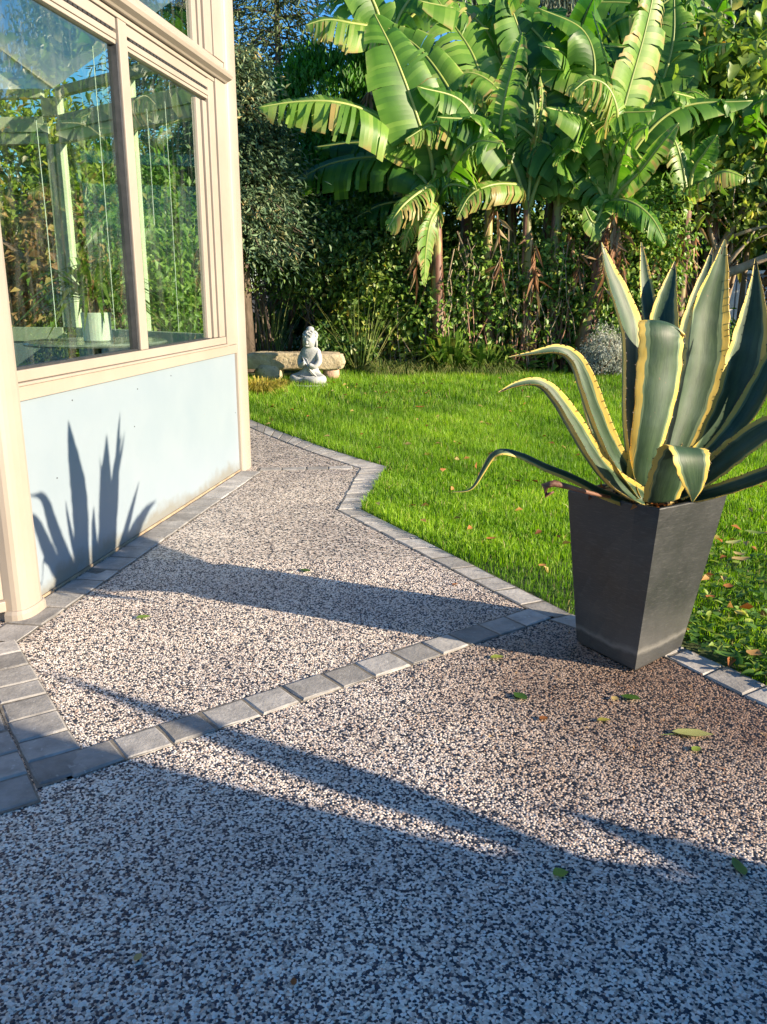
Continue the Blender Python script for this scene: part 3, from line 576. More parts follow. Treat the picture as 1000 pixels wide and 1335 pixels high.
# ================================================================ PLANTER AND AGAVE
pc=Vector((1.066,3.392,0)); planter=empty('planter',pc,'tall tapered square charcoal planter holding the agave','planter')
bot=[Vector((1.016,3.131,0)),Vector((1.29,3.37,0)),Vector((1.112,3.655,0)),Vector((.842,3.435,0))]
rim=[Vector((1.058,3.122,.68)),Vector((1.418,3.365,.68)),Vector((1.122,3.665,.68)),Vector((.764,3.435,.68))]
m=MB(); rings=[]
lv=[(0,0,0),(.012,.012,0),(.25,.30,-.004),(.5,.56,-.010),(.72,.78,-.011),(.88,.91,-.006),(1,1,0)]
def ringat(s,bul,inn,z):
    r=[]; c=None
    base=[bot[i].lerp(rim[i],s) for i in range(4)]; c=sum(base,Vector())/4
    for i in range(4):
        a,b=base[i],base[(i+1)%4]
        for k in range(4):
            q=a.lerp(b,k/4); bow=math.sin(math.pi*k/4)*bul; v=(q-c); v.z=0; L=v.length; v=v/L
            # rounded corner
            cr=.006 if k==0 else 0
            qq=c+v*(L+bow-inn-cr); r.append(Vector((qq.x,qq.y,z)))
    return r
ls=[ringat(0,0,.004,0.0)]+[ringat(s,b,0,.68*s) for s,_,b in lv[1:]]+[ringat(1,0,.004,.6835),ringat(1,0,.016,.6835),ringat(1,0,.020,.678),ringat(.9,0,.022,.60)]
n=16; vs=[v for r_ in ls for v in r_]; fs=[(i*n+k,i*n+(k+1)%n,(i+1)*n+(k+1)%n,(i+1)*n+k) for i in range(len(ls)-1) for k in range(n)]+[tuple(range(n))[::-1]]
m.add(vs,fs); m.build('pot_wall',M['pot'],planter,bevel=.003)
m=MB(); sr=ringat(.93,0,.022,.632); m.add(sr+[Vector((pc.x+.02,pc.y,.655))],[(k,(k+1)%16,16) for k in range(16)]); m.build('soil',M['soil'],planter)
n=260; P=np.stack([pc.x+.02+rng.normal(size=n)*.12,pc.y+rng.normal(size=n)*.10,.66+.03*rng.random(n)],1); k=np.abs(P[:,0]-pc.x)+np.abs(P[:,1]-pc.y)<.27; P=P[k]; n=len(P)
D=rng.normal(size=(n,3)); D[:,2]*=.3; o_=leafcards('leaf_debris',P,D,np.array([[0,0,1.]])+rng.normal(size=(n,3))*.5,.04,.022,M['lf_litter'],planter); o_['kind']='stuff'
ag=empty('agave',(pc.x,pc.y,.655),'large variegated agave with yellow edged blue green leaves in the charcoal planter','agave')
def catmull(pts,n):
    P=np.array(pts,float); P=np.vstack([2*P[0]-P[1],P,2*P[-1]-P[-2]]); out=[]; m_=len(P)-3
    for s in np.linspace(0,m_-1e-6,n):
        i=int(s); t=s-i; a,b,c,e=P[i:i+4]
        out.append(.5*((2*b)+(-a+c)*t+(2*a-5*b+4*c-e)*t*t+(-a+3*b-3*c+e)*t**3))
    return np.array(out)
def agave_leaf(spec,chan,face,seed,label=None,thick=.016,teeth=True,tipspine=True,n=34,mat=None,side=None):
    """spec: (px,py,Y,width px) tip first; chan: channel depth, + = edges bent to the viewer; face: leaf normal on the viewer's side"""
    rr=np.random.default_rng(seed); rows=[]
    for px,py,Y,wd in spec:
        p=at_y(px,py,Y); rows.append((p.x,p.y,p.z,wd*Y*1.03/F_PX))
    Q=catmull(rows,n); C=Q[:,:3]; W=np.maximum(Q[:,3],.0015); T=np.gradient(C,axis=0); T=unit(T); Fv=np.array(face,float); 
    Fv=np.broadcast_to(Fv,(n,3)) if Fv.ndim==1 else np.array([Fv[0]*(1-s)+Fv[1]*s for s in np.linspace(0,1,n)])
    S=unit(np.cross(T,Fv)); Nn=unit(np.cross(S,T)); 
    if (Nn*Fv).sum()<0: Nn=-Nn
    if side is not None:
        sv=np.broadcast_to(np.array(side,float),T.shape); S=unit(sv-T*(sv*T).sum(1,keepdims=True)); Nn=np.cross(S,T)
        if (Nn[-1]*Fv[-1]).sum()<0: Nn=-Nn
    us=np.array([-1,-.8,-.55,-.28,0,.28,.55,.8,1]); k=len(us); ph=rr.random()*6
    s=np.linspace(0,1,n); Wm=W*(1+.05*np.sin(s*70+ph)+.03*rr.normal(size=n))
    lean=.05*np.sin(s*5+ph)
    top=C[:,None]+S[:,None]*(us[None,:,None]*Wm[:,None,None]*.5)+Nn[:,None]*((us[None,:]**2*chan+lean[:,None]*us[None]*.6)*W[:,None])[:,:,None]
    th=thick*np.minimum(1,W/.05)[:,None]*(1-np.abs(us)**2.2*.93)[None]*(.5+.9*s)[:,None]
    bt=top-Nn[:,None]*th[:,:,None]
    V=np.concatenate([top.reshape(-1,3),bt.reshape(-1,3)]); o=n*k; fs=[]
    for i in range(n-1):
        for j in range(k-1):
            a=i*k+j; fs.append((a,a+1,a+k+1,a+k)); fs.append((o+a,o+a+k,o+a+k+1,o+a+1))
        fs.append((i*k,i*k+k,o+i*k+k,o+i*k)); fs.append((i*k+k-1,o+i*k+k-1,o+i*k+2*k-1,i*k+2*k-1))
    fs.append(tuple((n-1)*k+j for j in range(k))+tuple(o+(n-1)*k+j for j in range(k-1,-1,-1)))
    U=np.tile(us,2*n); dist=np.concatenate([[0],np.cumsum(np.linalg.norm(np.diff(C,axis=0),axis=1))]); Tt=np.tile(np.repeat(dist*6,k),2); mi=[0]*len(fs); V=list(map(tuple,V)); U=list(U); Tt=list(Tt)
    if teeth:
        dd=.02
        while dd<dist[-1]*.97:
            for sg,e in ((-1,0),(1,k-1)):
                q=dd+rr.uniform(-.006,.006); i=min(n-2,int(np.searchsorted(dist,q))); p=top[i,e]; w_=.0045; out=S[i]*sg; hgt=.0105*min(1,W[i]/.05)+.001
                a=len(V); V+= [tuple(p+T[i]*w_-out*.003+Nn[i]*.0015),tuple(p-T[i]*w_-out*.003+Nn[i]*.0015),tuple(p-out*.002-Nn[i]*.004),tuple(p+out*hgt-T[i]*.003)]; U+=[sg]*4; Tt+=[0]*4
                fs+= [(a,a+1,a+3),(a+1,a+2,a+3),(a+2,a,a+3)]; mi+=[1]*3
            dd+=rr.uniform(.022,.036)
    if tipspine:
        p=C[0]; t0=-T[0]; a=len(V); r=.0035
        V+=[tuple(C[2]+S[2]*r),tuple(C[2]-S[2]*r),tuple(C[2]+Nn[2]*r),tuple(C[2]-Nn[2]*r),tuple(p+t0*.028)]; U+=[0]*5; Tt+=[0]*5
        fs+=[(a,a+2,a+4),(a+2,a+1,a+4),(a+1,a+3,a+4),(a+3,a,a+4)]; mi+=[1]*4
    o0=world_of(ag); me=bpy.data.meshes.new('leaf'); me.from_pydata([(v[0]-o0.x,v[1]-o0.y,v[2]-o0.z) for v in V],[],fs)
    me.polygons.foreach_set('material_index',mi); me.polygons.foreach_set('use_smooth',[x==0 for x in mi])
    for nm,a in (('u',U),('t',Tt),('rnd',[seed*.37]*len(V))):
        at=me.attributes.new(nm,'FLOAT','POINT'); at.data.foreach_set('value',np.array(a,np.float32))
    me.update(); ob=link('leaf',me,[mat or M['agave'],M['spine']],ag)
    md=ob.modifiers.new('sub','SUBSURF'); md.levels=1; md.render_levels=1
    if label: ob['label']=label
    return ob
cf=(0,-1,.15)
# back row
agave_leaf([(836,316,3.80,2),(839,350,3.76,12),(843,388,3.72,20),(849,425,3.68,27),(853,480,3.62,34),(853,560,3.52,36),(850,640,3.42,36)],.18,(.25,-1,.1),1)
agave_leaf([(880,341,3.74,2),(874,368,3.70,15),(868,395,3.66,27),(865,425,3.62,36),(862,490,3.56,42),(858,570,3.48,40),(852,640,3.40,36)],.16,(-.3,-1,.1),2)
agave_leaf([(929,323,3.72,2),(921,355,3.68,12),(908,400,3.62,24),(893,470,3.55,34),(872,570,3.46,34),(858,640,3.40,30)],.16,(-.3,-1,.1),3)
agave_leaf([(945,312,3.50,2),(935,352,3.50,27),(922,394,3.50,52),(915,430,3.49,64),(911,470,3.48,70),(900,515,3.46,66),(886,560,3.43,54),(872,605,3.40,40),(858,648,3.38,34)],.20,(.28,-.95,.1),4,'broad blue green leaf with pale edges')
def wl(*P):
    o=[]
    for x,y,z,wd in P:
        q=Vector((x,y,z))-O; yc=q.y*c_-q.z*s_; zc=q.y*s_+q.z*c_; o.append((500+F_PX*q.x/yc,667.5-F_PX*zc/yc,y,wd*F_PX/y))
    return o
agave_leaf(wl((1.50,4.06,1.17,.004),(1.42,3.93,1.12,.06),(1.32,3.78,1.0,.12),(1.22,3.62,.84,.14),(1.12,3.48,.68,.11)),.15,(.6,-.6,.5),21)
agave_leaf(wl((1.32,3.90,1.30,.004),(1.26,3.80,1.15,.045),(1.20,3.70,1.0,.07),(1.15,3.55,.82,.09),(1.10,3.46,.68,.09)),.15,(.6,-.6,.5),22)
agave_leaf(wl((1.22,3.62,1.34,.004),(1.18,3.58,1.18,.08),(1.15,3.52,1.0,.14),(1.12,3.46,.82,.15),(1.08,3.42,.68,.11)),.15,(.8,-.5,.2),23)
# tall left leaf, folded
agave_leaf([(784,316,3.31,2),(792,352,3.31,24),(805,392,3.31,42),(816,432,3.31,54),(818,480,3.30,54),(818,540,3.28,48),(824,595,3.28,42),(838,645,3.32,34)],.20,(.72,-.66,.1),5)
# front broad leaf with bent-over end
agave_leaf([(868,419,3.25,62),(869,425,3.23,66),(869,442,3.215,68),(866,478,3.22,66),(859,530,3.21,60),(848,580,3.21,50),(840,620,3.24,42),(840,655,3.30,36)],-.16,(.25,-.97,.1),6,'broad front leaf with the end bent back',tipspine=False,side=(1,.28,-.12))
# right leaves
agave_leaf([(985,337,3.36,1.5),(984,372,3.36,15),(979,420,3.35,36),(969,470,3.34,48),(955,520,3.33,48),(932,567,3.32,42),(904,610,3.34,32),(872,645,3.38,28)],.22,(-.15,-1,.2),7)
agave_leaf([(1060,400,3.30,2),(1040,430,3.29,12),(1015,462,3.28,22),(995,505,3.27,30),(972,545,3.26,32),(940,580,3.25,22),(905,615,3.28,22),(878,645,3.33,22)],.4,(-.6,-.7,.6),8)
agave_leaf([(1110,600,3.0,2),(1080,568,3.05,14),(1040,552,3.10,24),(1000,562,3.15,32),(960,590,3.2,34),(925,618,3.24,32),(885,645,3.3,28)],.30,(-.3,-.85,.7),9)
agave_leaf([(1130,590,3.0,2),(1080,594,3.05,12),(1040,604,3.1,18),(1000,621,3.15,22),(955,637,3.2,22),(915,648,3.25,20),(880,654,3.32,20)],.35,(-.2,-.7,.8),10)
# front folded flap
agave_leaf([(903,654,2.97,2),(905,636,2.95,24),(903,615,2.935,42),(899,598,2.94,54),(894,589,2.965,58),(887,590,3.0,58),(879,606,3.04,56),(871,630,3.09,54),(862,658,3.16,50)],-.10,(.25,-1,.25),11,'short front leaf folded over with a browned edge',tipspine=False,side=(1,.12,-.14),n=40)
# left drooping leaves
agave_leaf([(664,466,3.02,2),(697,461,3.04,8),(727,458,3.06,16),(747,472,3.08,25),(760,505,3.10,33),(775,548,3.14,35),(797,595,3.2,33),(832,645,3.3,24)],.34,[(.25,-.5,1),(.7,-1,.5)],12)
agave_leaf([(650,512,2.96,2),(675,502,2.98,9),(702,501,3.0,16),(722,520,3.02,27),(744,555,3.05,34),(768,594,3.1,34),(796,627,3.16,30),(838,652,3.28,26)],.34,[(.2,-.4,1),(.75,-1,.55)],13)
agave_leaf([(750,470,3.24,2),(757,500,3.24,10),(768,545,3.25,16),(786,590,3.27,20),(815,630,3.3,22),(840,650,3.34,22)],.30,(.7,-1,.3),15)
agave_leaf([(590,641,3.1,1.5),(614,637,3.1,4),(630,612,3.1,7),(642,592,3.1,10),(658,586,3.1,13),(683,592,3.12,15),(713,606,3.14,17),(749,620,3.17,19),(785,638,3.22,22),(825,654,3.3,20)],-.30,(.1,-.6,1),14,'lowest left leaf curling down to a dark withered tip',tipspine=False)
m=MB(); pts=[at_y(*q) for q in ((795,648,3.2),(770,643,3.12),(745,636,3.08),(722,630,3.06),(710,634,3.06),(712,646,3.05),(722,641,3.05))]
m.tube(pts,[.006,.008,.010,.013,.016,.012,.004],7); m.build('dead_leaf',M['agave_dry'],ag,smooth_=True)
m=MB(); pts=[at_y(*q) for q in ((850,652,3.32),(846,610,3.34),(843,560,3.36),(842,500,3.38),(842,470,3.4))]; m.tube(pts,[.06,.055,.04,.022,.004],9); m.build('leaf_bud',M['lf_mid'],ag,smooth_=True)
# ================================================================ BUDDHA, STONES
bp=at_g(406,500); S=bp.y*1.03/F_PX   # metres per pixel there
bud=empty('buddha_statue',bp,'pale grey stone seated buddha statue on the lawn edge','statue')
def bp_(x,y,z): return Vector((bp.x+x*S,bp.y+y*S,bp.z+z*S))
def skin(name,verts,edges,rad,mat,parent,sub=2,root=0):
    o0=world_of(parent); me=bpy.data.meshes.new(name); me.from_pydata([tuple(Vector(v)-o0) for v in verts],edges,[]); o=link(name,me,mat,parent)
    sk=o.modifiers.new('skin','SKIN'); sk.use_smooth_shade=True
    for i,r in enumerate(rad): me.skin_vertices[0].data[i].radius=r if isinstance(r,tuple) else (r,r)
    for v in me.skin_vertices[0].data: v.use_root=False
    me.skin_vertices[0].data[root].use_root=True
    s2=o.modifiers.new('sub','SUBSURF'); s2.levels=sub; s2.render_levels=sub; return o
# pixel-unit skeleton (units: S); figure turned a little to its left
th=R(-24)
def rp_(x,y,z): return bp_(x*math.cos(th)-y*math.sin(th),x*math.sin(th)+y*math.cos(th),z)
vs=[rp_(0,0,10),rp_(0,0,20),rp_(0,0,30),rp_(0,-.5,40),rp_(0,-1,50),   # pelvis..neck 0-4
    rp_(-10,0,39),rp_(-14,-3,28),rp_(-10,-9,21),rp_(-2,-12,28),           # left arm 5-8 hand to chest
    rp_(10,0,39),rp_(14,-3,28),rp_(10,-9,21),rp_(3,-12,25),               # right arm 9-12
    rp_(-10,-3,8),rp_(-23,-9,6),rp_(-12,-17,5),rp_(2,-17,5),           # crossed legs
    rp_(10,-3,8),rp_(23,-9,6),rp_(13,-18,6),rp_(-2,-19,7)]
ed=[(0,1),(1,2),(2,3),(3,4),(3,5),(5,6),(6,7),(7,8),(3,9),(9,10),(10,11),(11,12),(0,13),(13,14),(14,15),(15,16),(0,17),(17,18),(18,19),(19,20)]
rd=[(11*S,9*S),(9.5*S,7.5*S),(11*S,7.5*S),(8*S,6*S),4.2*S,4.6*S,4.2*S,3.6*S,2.4*S,4.6*S,4.2*S,3.6*S,2.4*S,7.5*S,6*S,4.8*S,3*S,7.5*S,6*S,4.8*S,3*S]
skin('body',vs,ed,rd,M['stonebuddha'],bud)
def ellip(m,c,r,n=14,k=10,rot=0):
    vs=[]; 
    for i in range(k+1):
        a=math.pi*i/k
        for j in range(n):
            b=2*math.pi*j/n; vs.append(c+Vector((r[0]*math.sin(a)*math.cos(b),r[1]*math.sin(a)*math.sin(b),r[2]*math.cos(a)))*S)
    m.add(vs,[(i*n+j,(i+1)*n+j,(i+1)*n+(j+1)%n,i*n+(j+1)%n) for i in range(k) for j in range(n)])
m=MB(); ellip(m,rp_(0,-2,53),(8.8,8.4,10.4)); ellip(m,rp_(0,-9.6,51),(1.6,2.4,2.4)); ellip(m,rp_(0,-9.4,47),(2.8,1.2,1.0))
for sx in (-1,1): ellip(m,rp_(sx*9,-1,50),(1.5,2.2,5.5)); ellip(m,rp_(sx*3.4,-9,53.6),(2.0,1,.8))
hd=m.build('head',M['stonebuddha'],bud,smooth_=True)
m=MB(); ellip(m,rp_(0,-.3,58),(9.6,9.2,8)); ellip(m,rp_(0,0,66.5),(5,5,4))
for k in range(150):
    a=rng.random()*6.28; el=rng.uniform(.0,1.5); p=rp_(9.5*math.cos(a)*math.cos(el),-.3+9.1*math.sin(a)*math.cos(el),58+8*math.sin(el)); ellip(m,p,(1.2,1.2,1.2),5,4)
m.build('curled_hair',M['stonebuddha'],bud,smooth_=True)
m=MB()   # robe folds
for k in range(6):
    a=[rp_(-9+k*1.5,-6.5-k*.4,36-k*1),rp_(-4+k*2,-10,28-k*2.4),rp_(3+k*2.2,-11,20-k*2.0),rp_(10+k*1.2,-12,13-k*.8)]; m.tube(a,.9*S,5)
for k in range(4): m.tube([rp_(-17+k*2,-12-k*.8,4+k*2.2),rp_(-5,-19+k,3+k*2.4),rp_(8,-19+k,3+k*2.2),rp_(18-k*2,-12,4+k*2)],.9*S,5)
m.build('robe_folds',M['stonebuddha'],bud,smooth_=True)
m=MB(); m.lathe([(22*S,-3*S),(23*S,-1*S),(22*S,.5*S)],rp_(0,-6,0),20); m.build('plinth',M['stonebuddha'],bud)
def rock(name,c,r,mat,label,cat,group=None,boxy=.5,seed=0,n=14,k=10,rotz=0):
    rr=np.random.default_rng(seed); m=MB(); vs=[]; cr=math.cos(rotz); sr=math.sin(rotz)
    ph=rr.random(6)*6
    for i in range(k+1):
        a=math.pi*i/k
        for j in range(n):
            b=2*math.pi*j/n; v=np.array([math.sin(a)*math.cos(b),math.sin(a)*math.sin(b),math.cos(a)]); v=np.sign(v)*np.abs(v)**boxy; v*=1+.05*math.sin(3*b+ph[0])*math.sin(2*a+ph[1])+.03*rr.normal()
            v=v*np.array(r); vs.append(Vector((v[0]*cr-v[1]*sr,v[0]*sr+v[1]*cr,v[2])))
    top=Vector(c); m.add([v+top for v in vs],[(i*n+j,(i+1)*n+j,(i+1)*n+(j+1)%n,i*n+(j+1)%n) for i in range(k) for j in range(n)])
    e=empty(name,(c[0],c[1],c[2]-r[2]),label,cat,group); 
    o=m.build('stone_body',mat,None,smooth_=True); bpy.data.objects.remove(e); o.name=name; tag(o,label,cat,group); return o
a=at_y(385,478,bp.y+.55); k=a.y/F_PX
b_=at_y(385,472,bp.y+.45); rock('stone_slab',(b_.x,b_.y,b_.z+.02),(63*k,.20,10.5*k),M['sandstone'],'long rough sandstone slab laid as a bench behind the buddha','stone slab',boxy=.30,seed=3,n=28,k=12,rotz=-.06)
g0=at_y(352,492,bp.y+.40); rock('boulder',(g0.x,g0.y,float(rise(g0.y))+.10),(18*k,.17,12*k),M['sandstone'],'rounded yellow boulder under the left end of the slab','boulder',boxy=.8,seed=4)
g0=at_y(432,487,bp.y+.40); rock('boulder',(g0.x,g0.y,float(rise(g0.y))+.12),(11*k,.14,12*k),M['redstone'],'reddish boulder under the right end of the slab','boulder',boxy=.7,seed=5)
# ================================================================ GRASSY CLUMPS AT THE BED FRONT
def tussock(name,c,r,h,n,mat,label,cat,group=None,w_=.008,lean=1.0,curl=.5):
    a=rng.random(n)*6.28; rad=rng.random(n)**.5*r*.35; P=np.stack([c[0]+np.cos(a)*rad,c[1]+np.sin(a)*rad,np.full(n,c[2])],1); ln=rng.random(n)*lean
    a2=a+rng.normal(size=n)*.4; D=np.stack([np.cos(a2)*ln,np.sin(a2)*ln,np.ones(n)*(.5+.5*rng.random(n))],1); Nn=np.stack([-np.cos(a2),-np.sin(a2),ln*0+.6],1)
    o=leafcards(name,P-np.array(c),D,Nn,h*(.6+.6*rng.random(n)),w_,mat,kind='blade',curl=curl); o.location=c
    return tag(o,label,cat,group)
def gp(px,py): return tuple(at_g(px,py))
sed=[(500,492,'sedge tussock at the left end of the row along the lawn edge'),(530,492,'pale sedge tussock second from the left along the lawn edge'),(560,492,'sedge tussock below the wooden post at the lawn edge'),(592,492,'spreading sedge tussock below the strap leaved clump'),(622,492,'sedge tussock below the second banana stem'),(652,492,'sedge tussock at the right end of the row along the lawn edge'),]
for px,py,lb in sed: tussock('sedge_tussock',gp(px,py-3),.32,.42,420,M['lf_sedge'],lb,'sedge','sedge tussocks along the lawn edge',w_=.011,lean=1.5,curl=.5)
tussock('golden_grass',gp(338,512),.38,.36,520,M['lf_gold'],'golden yellow grass tuft beside the corner post','grass tuft',w_=.012,lean=1.3,curl=.4)
tussock('golden_grass',gp(365,505),.22,.22,220,M['lf_gold'],'small golden grass tuft in front of the yellow boulder','grass tuft',w_=.012,lean=1.3,curl=.4)
tussock('strap_leaf_clump',gp(585,487),.5,1.05,300,M['lf_mid'],'tall strap leaved clump beside the wooden post','perennial',w_=.05,lean=.9,curl=.35)
tussock('strap_leaf_clump',gp(625,488),.45,.8,240,M['lf_mid'],'lower strap leaved clump right of the tall one','perennial',w_=.045,lean=.9,curl=.35)
tussock('feather_grass',gp(470,486),.45,1.5,110,M['lf_sedge'],'tall thin stalked ornamental grass behind the buddha','ornamental grass',w_=.012,lean=.55,curl=.12)
tussock('feather_grass',gp(352,480),.5,1.6,110,M['lf_sedge'],'tall thin stalked ornamental grass behind the slab','ornamental grass',w_=.012,lean=.5,curl=.12)
p=at_y(555,412,13.2); m=MB(); m.box(p.x-.05,p.x+.05,p.y-.05,p.y+.05,.2,p.z+.42); o=m.build('wooden_post',M['wood'],bevel=.008); tag(o,'short weathered wooden post among the shrubs below the banana','post')
# ================================================================ BANANA PLANTS
def ban_leaf(pts,width,facing,parent,droop=.5,tear=.7,seed=0,nst=44,rnd=None):
    rr=np.random.default_rng(seed); C=catmull([tuple(p) for p in pts],nst); T=unit(np.gradient(C,axis=0)); Fv=unit(np.array([facing],float))[0]
    S=unit(np.cross(T,np.broadcast_to(Fv,T.shape))); Nn=np.cross(S,T); 
    s=np.linspace(0,1,nst); prof=np.clip(np.sin(np.pi*np.clip((s-.10)/.90,0,1)**.75),0,1)**.6*(s>.1); V=[];Fc=[];Rn=[]
    for sg in (-1,1):
        base_dr=0; advs=.3; lfs=1.0
        for i in range(nst-1):
            w0,w1=prof[i]*width*.5,prof[i+1]*width*.5
            if w0<.01 and w1<.01: continue
            ev=rr.random()<tear*(.42+.45*(rr.random()<.5))   # a tear opens here; between tears the blade stays whole
            if ev: base_dr=np.clip(base_dr*.4+.33*rr.normal(),-.7,.9); advs=.30+.10*rr.normal(); lfs=.84+.22*rr.random()
            dr=max(0,droop*(1+base_dr)); adv=advs; g=(.10+.75*rr.random()**2) if ev else 0.0
            for q,(wa) in ((0,w0),(1,w1)):
                pass
            a=len(V); lf=lfs
            for fr in (0,.35,.7,1):
                dn=dr*fr*fr
                for e,(ii,wv) in enumerate(((i,w0),(i+1,w1))):
                    if e==1: cc=C[i+1]
                    else: cc=C[i]+(C[i+1]-C[i])*(g*fr)
                    wv=max(wv,.01)*lf
                    p=cc+S[ii]*sg*wv*fr*math.cos(min(dn,1.3))+T[ii]*adv*wv*fr+Nn[ii]*.10*wv*math.sin(fr*3.14)-np.array([0,0,1])*wv*fr*math.sin(min(dn,1.45))
                    V.append(p); 
            rv=np.clip((rnd if rnd is not None else .45)+.15*rr.normal(),0,1); Rn+= [rv*.8]*2+[rv]*4+[min(1,rv+.45*rr.random()+.12)]*2
            for k in range(3): Fc.append((a+2*k,a+2*k+1,a+2*k+3,a+2*k+2))
    o=fastmesh('leaf',np.array(V),np.array(Fc),M['ban'],parent,rnd=np.array(Rn)); o['kind']='thing'; del o['kind']
    m=MB(); m.tube([tuple(c) for c in C],[.034*(1-.85*x)+.004 for x in s],6); m.build('midrib',M['ban_rib'],o,smooth_=True)
    return o
def banana(px,base_py,top,Y,label,leaves,nrand=4,r=.13,seed=0,dead=1,bend=None):
    b=at_y(px,base_py,Y); b.z=float(rise(Y)); t=at_y(top[0],top[1],Y)
    e=empty('banana_plant',b,label,'banana plant','banana plants in the bed behind the lawn'); m=MB(); rr=np.random.default_rng(seed+50)
    mid=b.lerp(t,.5)+Vector((rr.normal()*.05,0,0)); r*=.78; m.tube([b,b.lerp(mid,.5),mid,mid.lerp(t,.6),t],[r*1.25,r*1.05,r*.9,r*.75,r*.5],12); m.build('stem',M['ban_stem'],e,smooth_=True)
    for k in range(6):   # loose old sheath strips down the stem
        m=MB(); a=rr.random()*6.28; f=rr.uniform(.25,.95); c=b.lerp(t,f); rr_=r*(1.1-.5*f); q=Vector((math.cos(a)*rr_,math.sin(a)*rr_,0)); L=rr.uniform(.5,1.2); q2=q*1.5+Vector((rr.normal()*.05,0,0)); w2=Vector((-math.sin(a),math.cos(a),0))*rr.uniform(.02,.05)
        P=[c+q,c+q*1.3+Vector((0,0,-L*.35)),c+q2+Vector((0,0,-L*.7)),c+q2*1.1+Vector((rr.normal()*.06,0,-L))]; V=[]
        for j,p in enumerate(P): V+=[p-w2*(1-.25*j),p+q*.1,p+w2*(1-.25*j)]
        m.add(V,[(j*3+i_,j*3+i_+1,j*3+i_+4,j*3+i_+3) for j in range(3) for i_ in range(2)]); m.build('dry_sheath',M['agave_dry'],e)
    for i,(pp,wd,fc,dr,tr,rn) in enumerate(leaves):
        pts=[t+Vector((0,0,-.15))]+[at_y(*q) for q in pp]; ban_leaf(pts,wd,fc,e,dr,tr,seed*31+i,rnd=rn)
    for k in range(nrand):
        a=rr.random()*6.28; el=rr.uniform(.5,1.25); L=rr.uniform(1.5,2.3); dx=Vector((math.cos(a),math.sin(a)*.7+.2,0)); p1=t+dx*L*.25*math.cos(el)+Vector((0,0,L*.3*math.sin(el))); p2=t+dx*L*.65*math.cos(el*.8)+Vector((0,0,L*.62*math.sin(el))); p3=t+dx*L*1.0*math.cos(el*.4)+Vector((0,0,L*(.85*math.sin(el)-.15)))
        ban_leaf([t+Vector((0,0,-.15)),p1,p2,p3],rr.uniform(.65,.92),(rr.normal()*.3,-.75,.6),e,rr.uniform(.35,1.0),rr.uniform(.5,1),seed*77+k,nst=34,rnd=rr.uniform(.2,.7))
    for k in range(dead):   # hanging brown leaves
        a=rr.uniform(-2.6,-.5); dx=Vector((math.cos(a),math.sin(a),0)); L=rr.uniform(.5,.9); n=22; P=[];D=[]
        q0=t+Vector((0,0,-.25-rr.random()*.3)); pts=[q0,q0+dx*.25+Vector((0,0,.05)),q0+dx*.4+Vector((0,0,-L*.5)),q0+dx*.42+Vector((0,0,-L))]
        C=catmull([tuple(x) for x in pts],12); P=C[rng.integers(3,12,n)]; D=rng.normal(size=(n,3))*.4; D[:,2]-=1
        leafcards('dead_leaf',P,D,rng.normal(size=(n,3)),.18+.3*rr.random(n),.02+.05*rr.random(n),M['lf_dry'],e)
    return e
up=(0,-.55,.85); fr=(0,-1,.1)
banana(577,440,(569,258),12.7,'leftmost banana plant with the long leaf arching out to the left',[
 ([(562,205,12.6),(548,165,12.5),(530,112,12.4),(510,62,12.4),(488,18,12.5)],1.05,(.25,-1,.1),.15,.35,.35),
 ([(556,205,12.7),(523,175,12.6),(480,146,12.4),(435,133,12.2),(385,133,12.1),(337,140,12.0)],1.0,up,1.15,.85,.72),
 ([(553,236,12.6),(516,209,12.7),(473,206,12.9),(425,216,13.1),(390,236,13.2),(366,262,13.3)],.95,up,1.0,.8,.15),
 ([(560,215,13.1),(525,192,13.2),(470,186,13.4),(410,192,13.5)],.8,up,1.1,.6,.02),
 ([(563,244,12.4),(545,252,12.2),(522,272,12.0),(505,300,11.95)],.55,(0,-.5,.8),.9,.9,.85),
 ([(582,244,12.5),(604,243,12.4),(622,254,12.3)],.5,up,1.0,.9,.3),
 ([(566,266,12.5),(548,280,12.3),(533,300,12.2),(525,326,12.2)],.4,up,1.2,.9,.9),
 ([(572,270,12.3),(561,290,12.1),(555,325,12.05),(553,372,12.05)],.4,(.6,-.6,.3),.4,.6,.8),
 ([(560,262,12.9),(530,262,13.0),(495,268,13.1),(462,285,13.2)],.7,up,.9,.5,.02),
 ],nrand=3,seed=1)
banana(640,440,(638,250),12.9,'banana plant with one upright torn leaf left of centre in the bed',[
 ([(646,205,12.8),(657,135,12.7),(668,90,12.65),(681,42,12.6)],.75,(-.7,-.7,.1),.5,.95,.8),
 ([(628,208,12.7),(600,176,12.5),(565,163,12.4),(528,182,12.2)],.7,up,1.0,.95,.85),
 ([(630,222,13.0),(610,170,13.1),(585,115,13.2),(545,62,13.3),(494,30,13.4)],.95,(-.3,-.9,.4),.35,.6,.6),
 ([(634,215,13.2),(640,160,13.4),(620,80,13.5),(590,30,13.6),(566,-8,13.6)],1.1,(.3,-1,.2),.3,.8,.7),
 ([(630,240,12.8),(600,222,12.7),(575,225,12.6),(556,245,12.5)],.5,up,1.0,.7,.25),
 ],nrand=3,seed=2,r=.11)
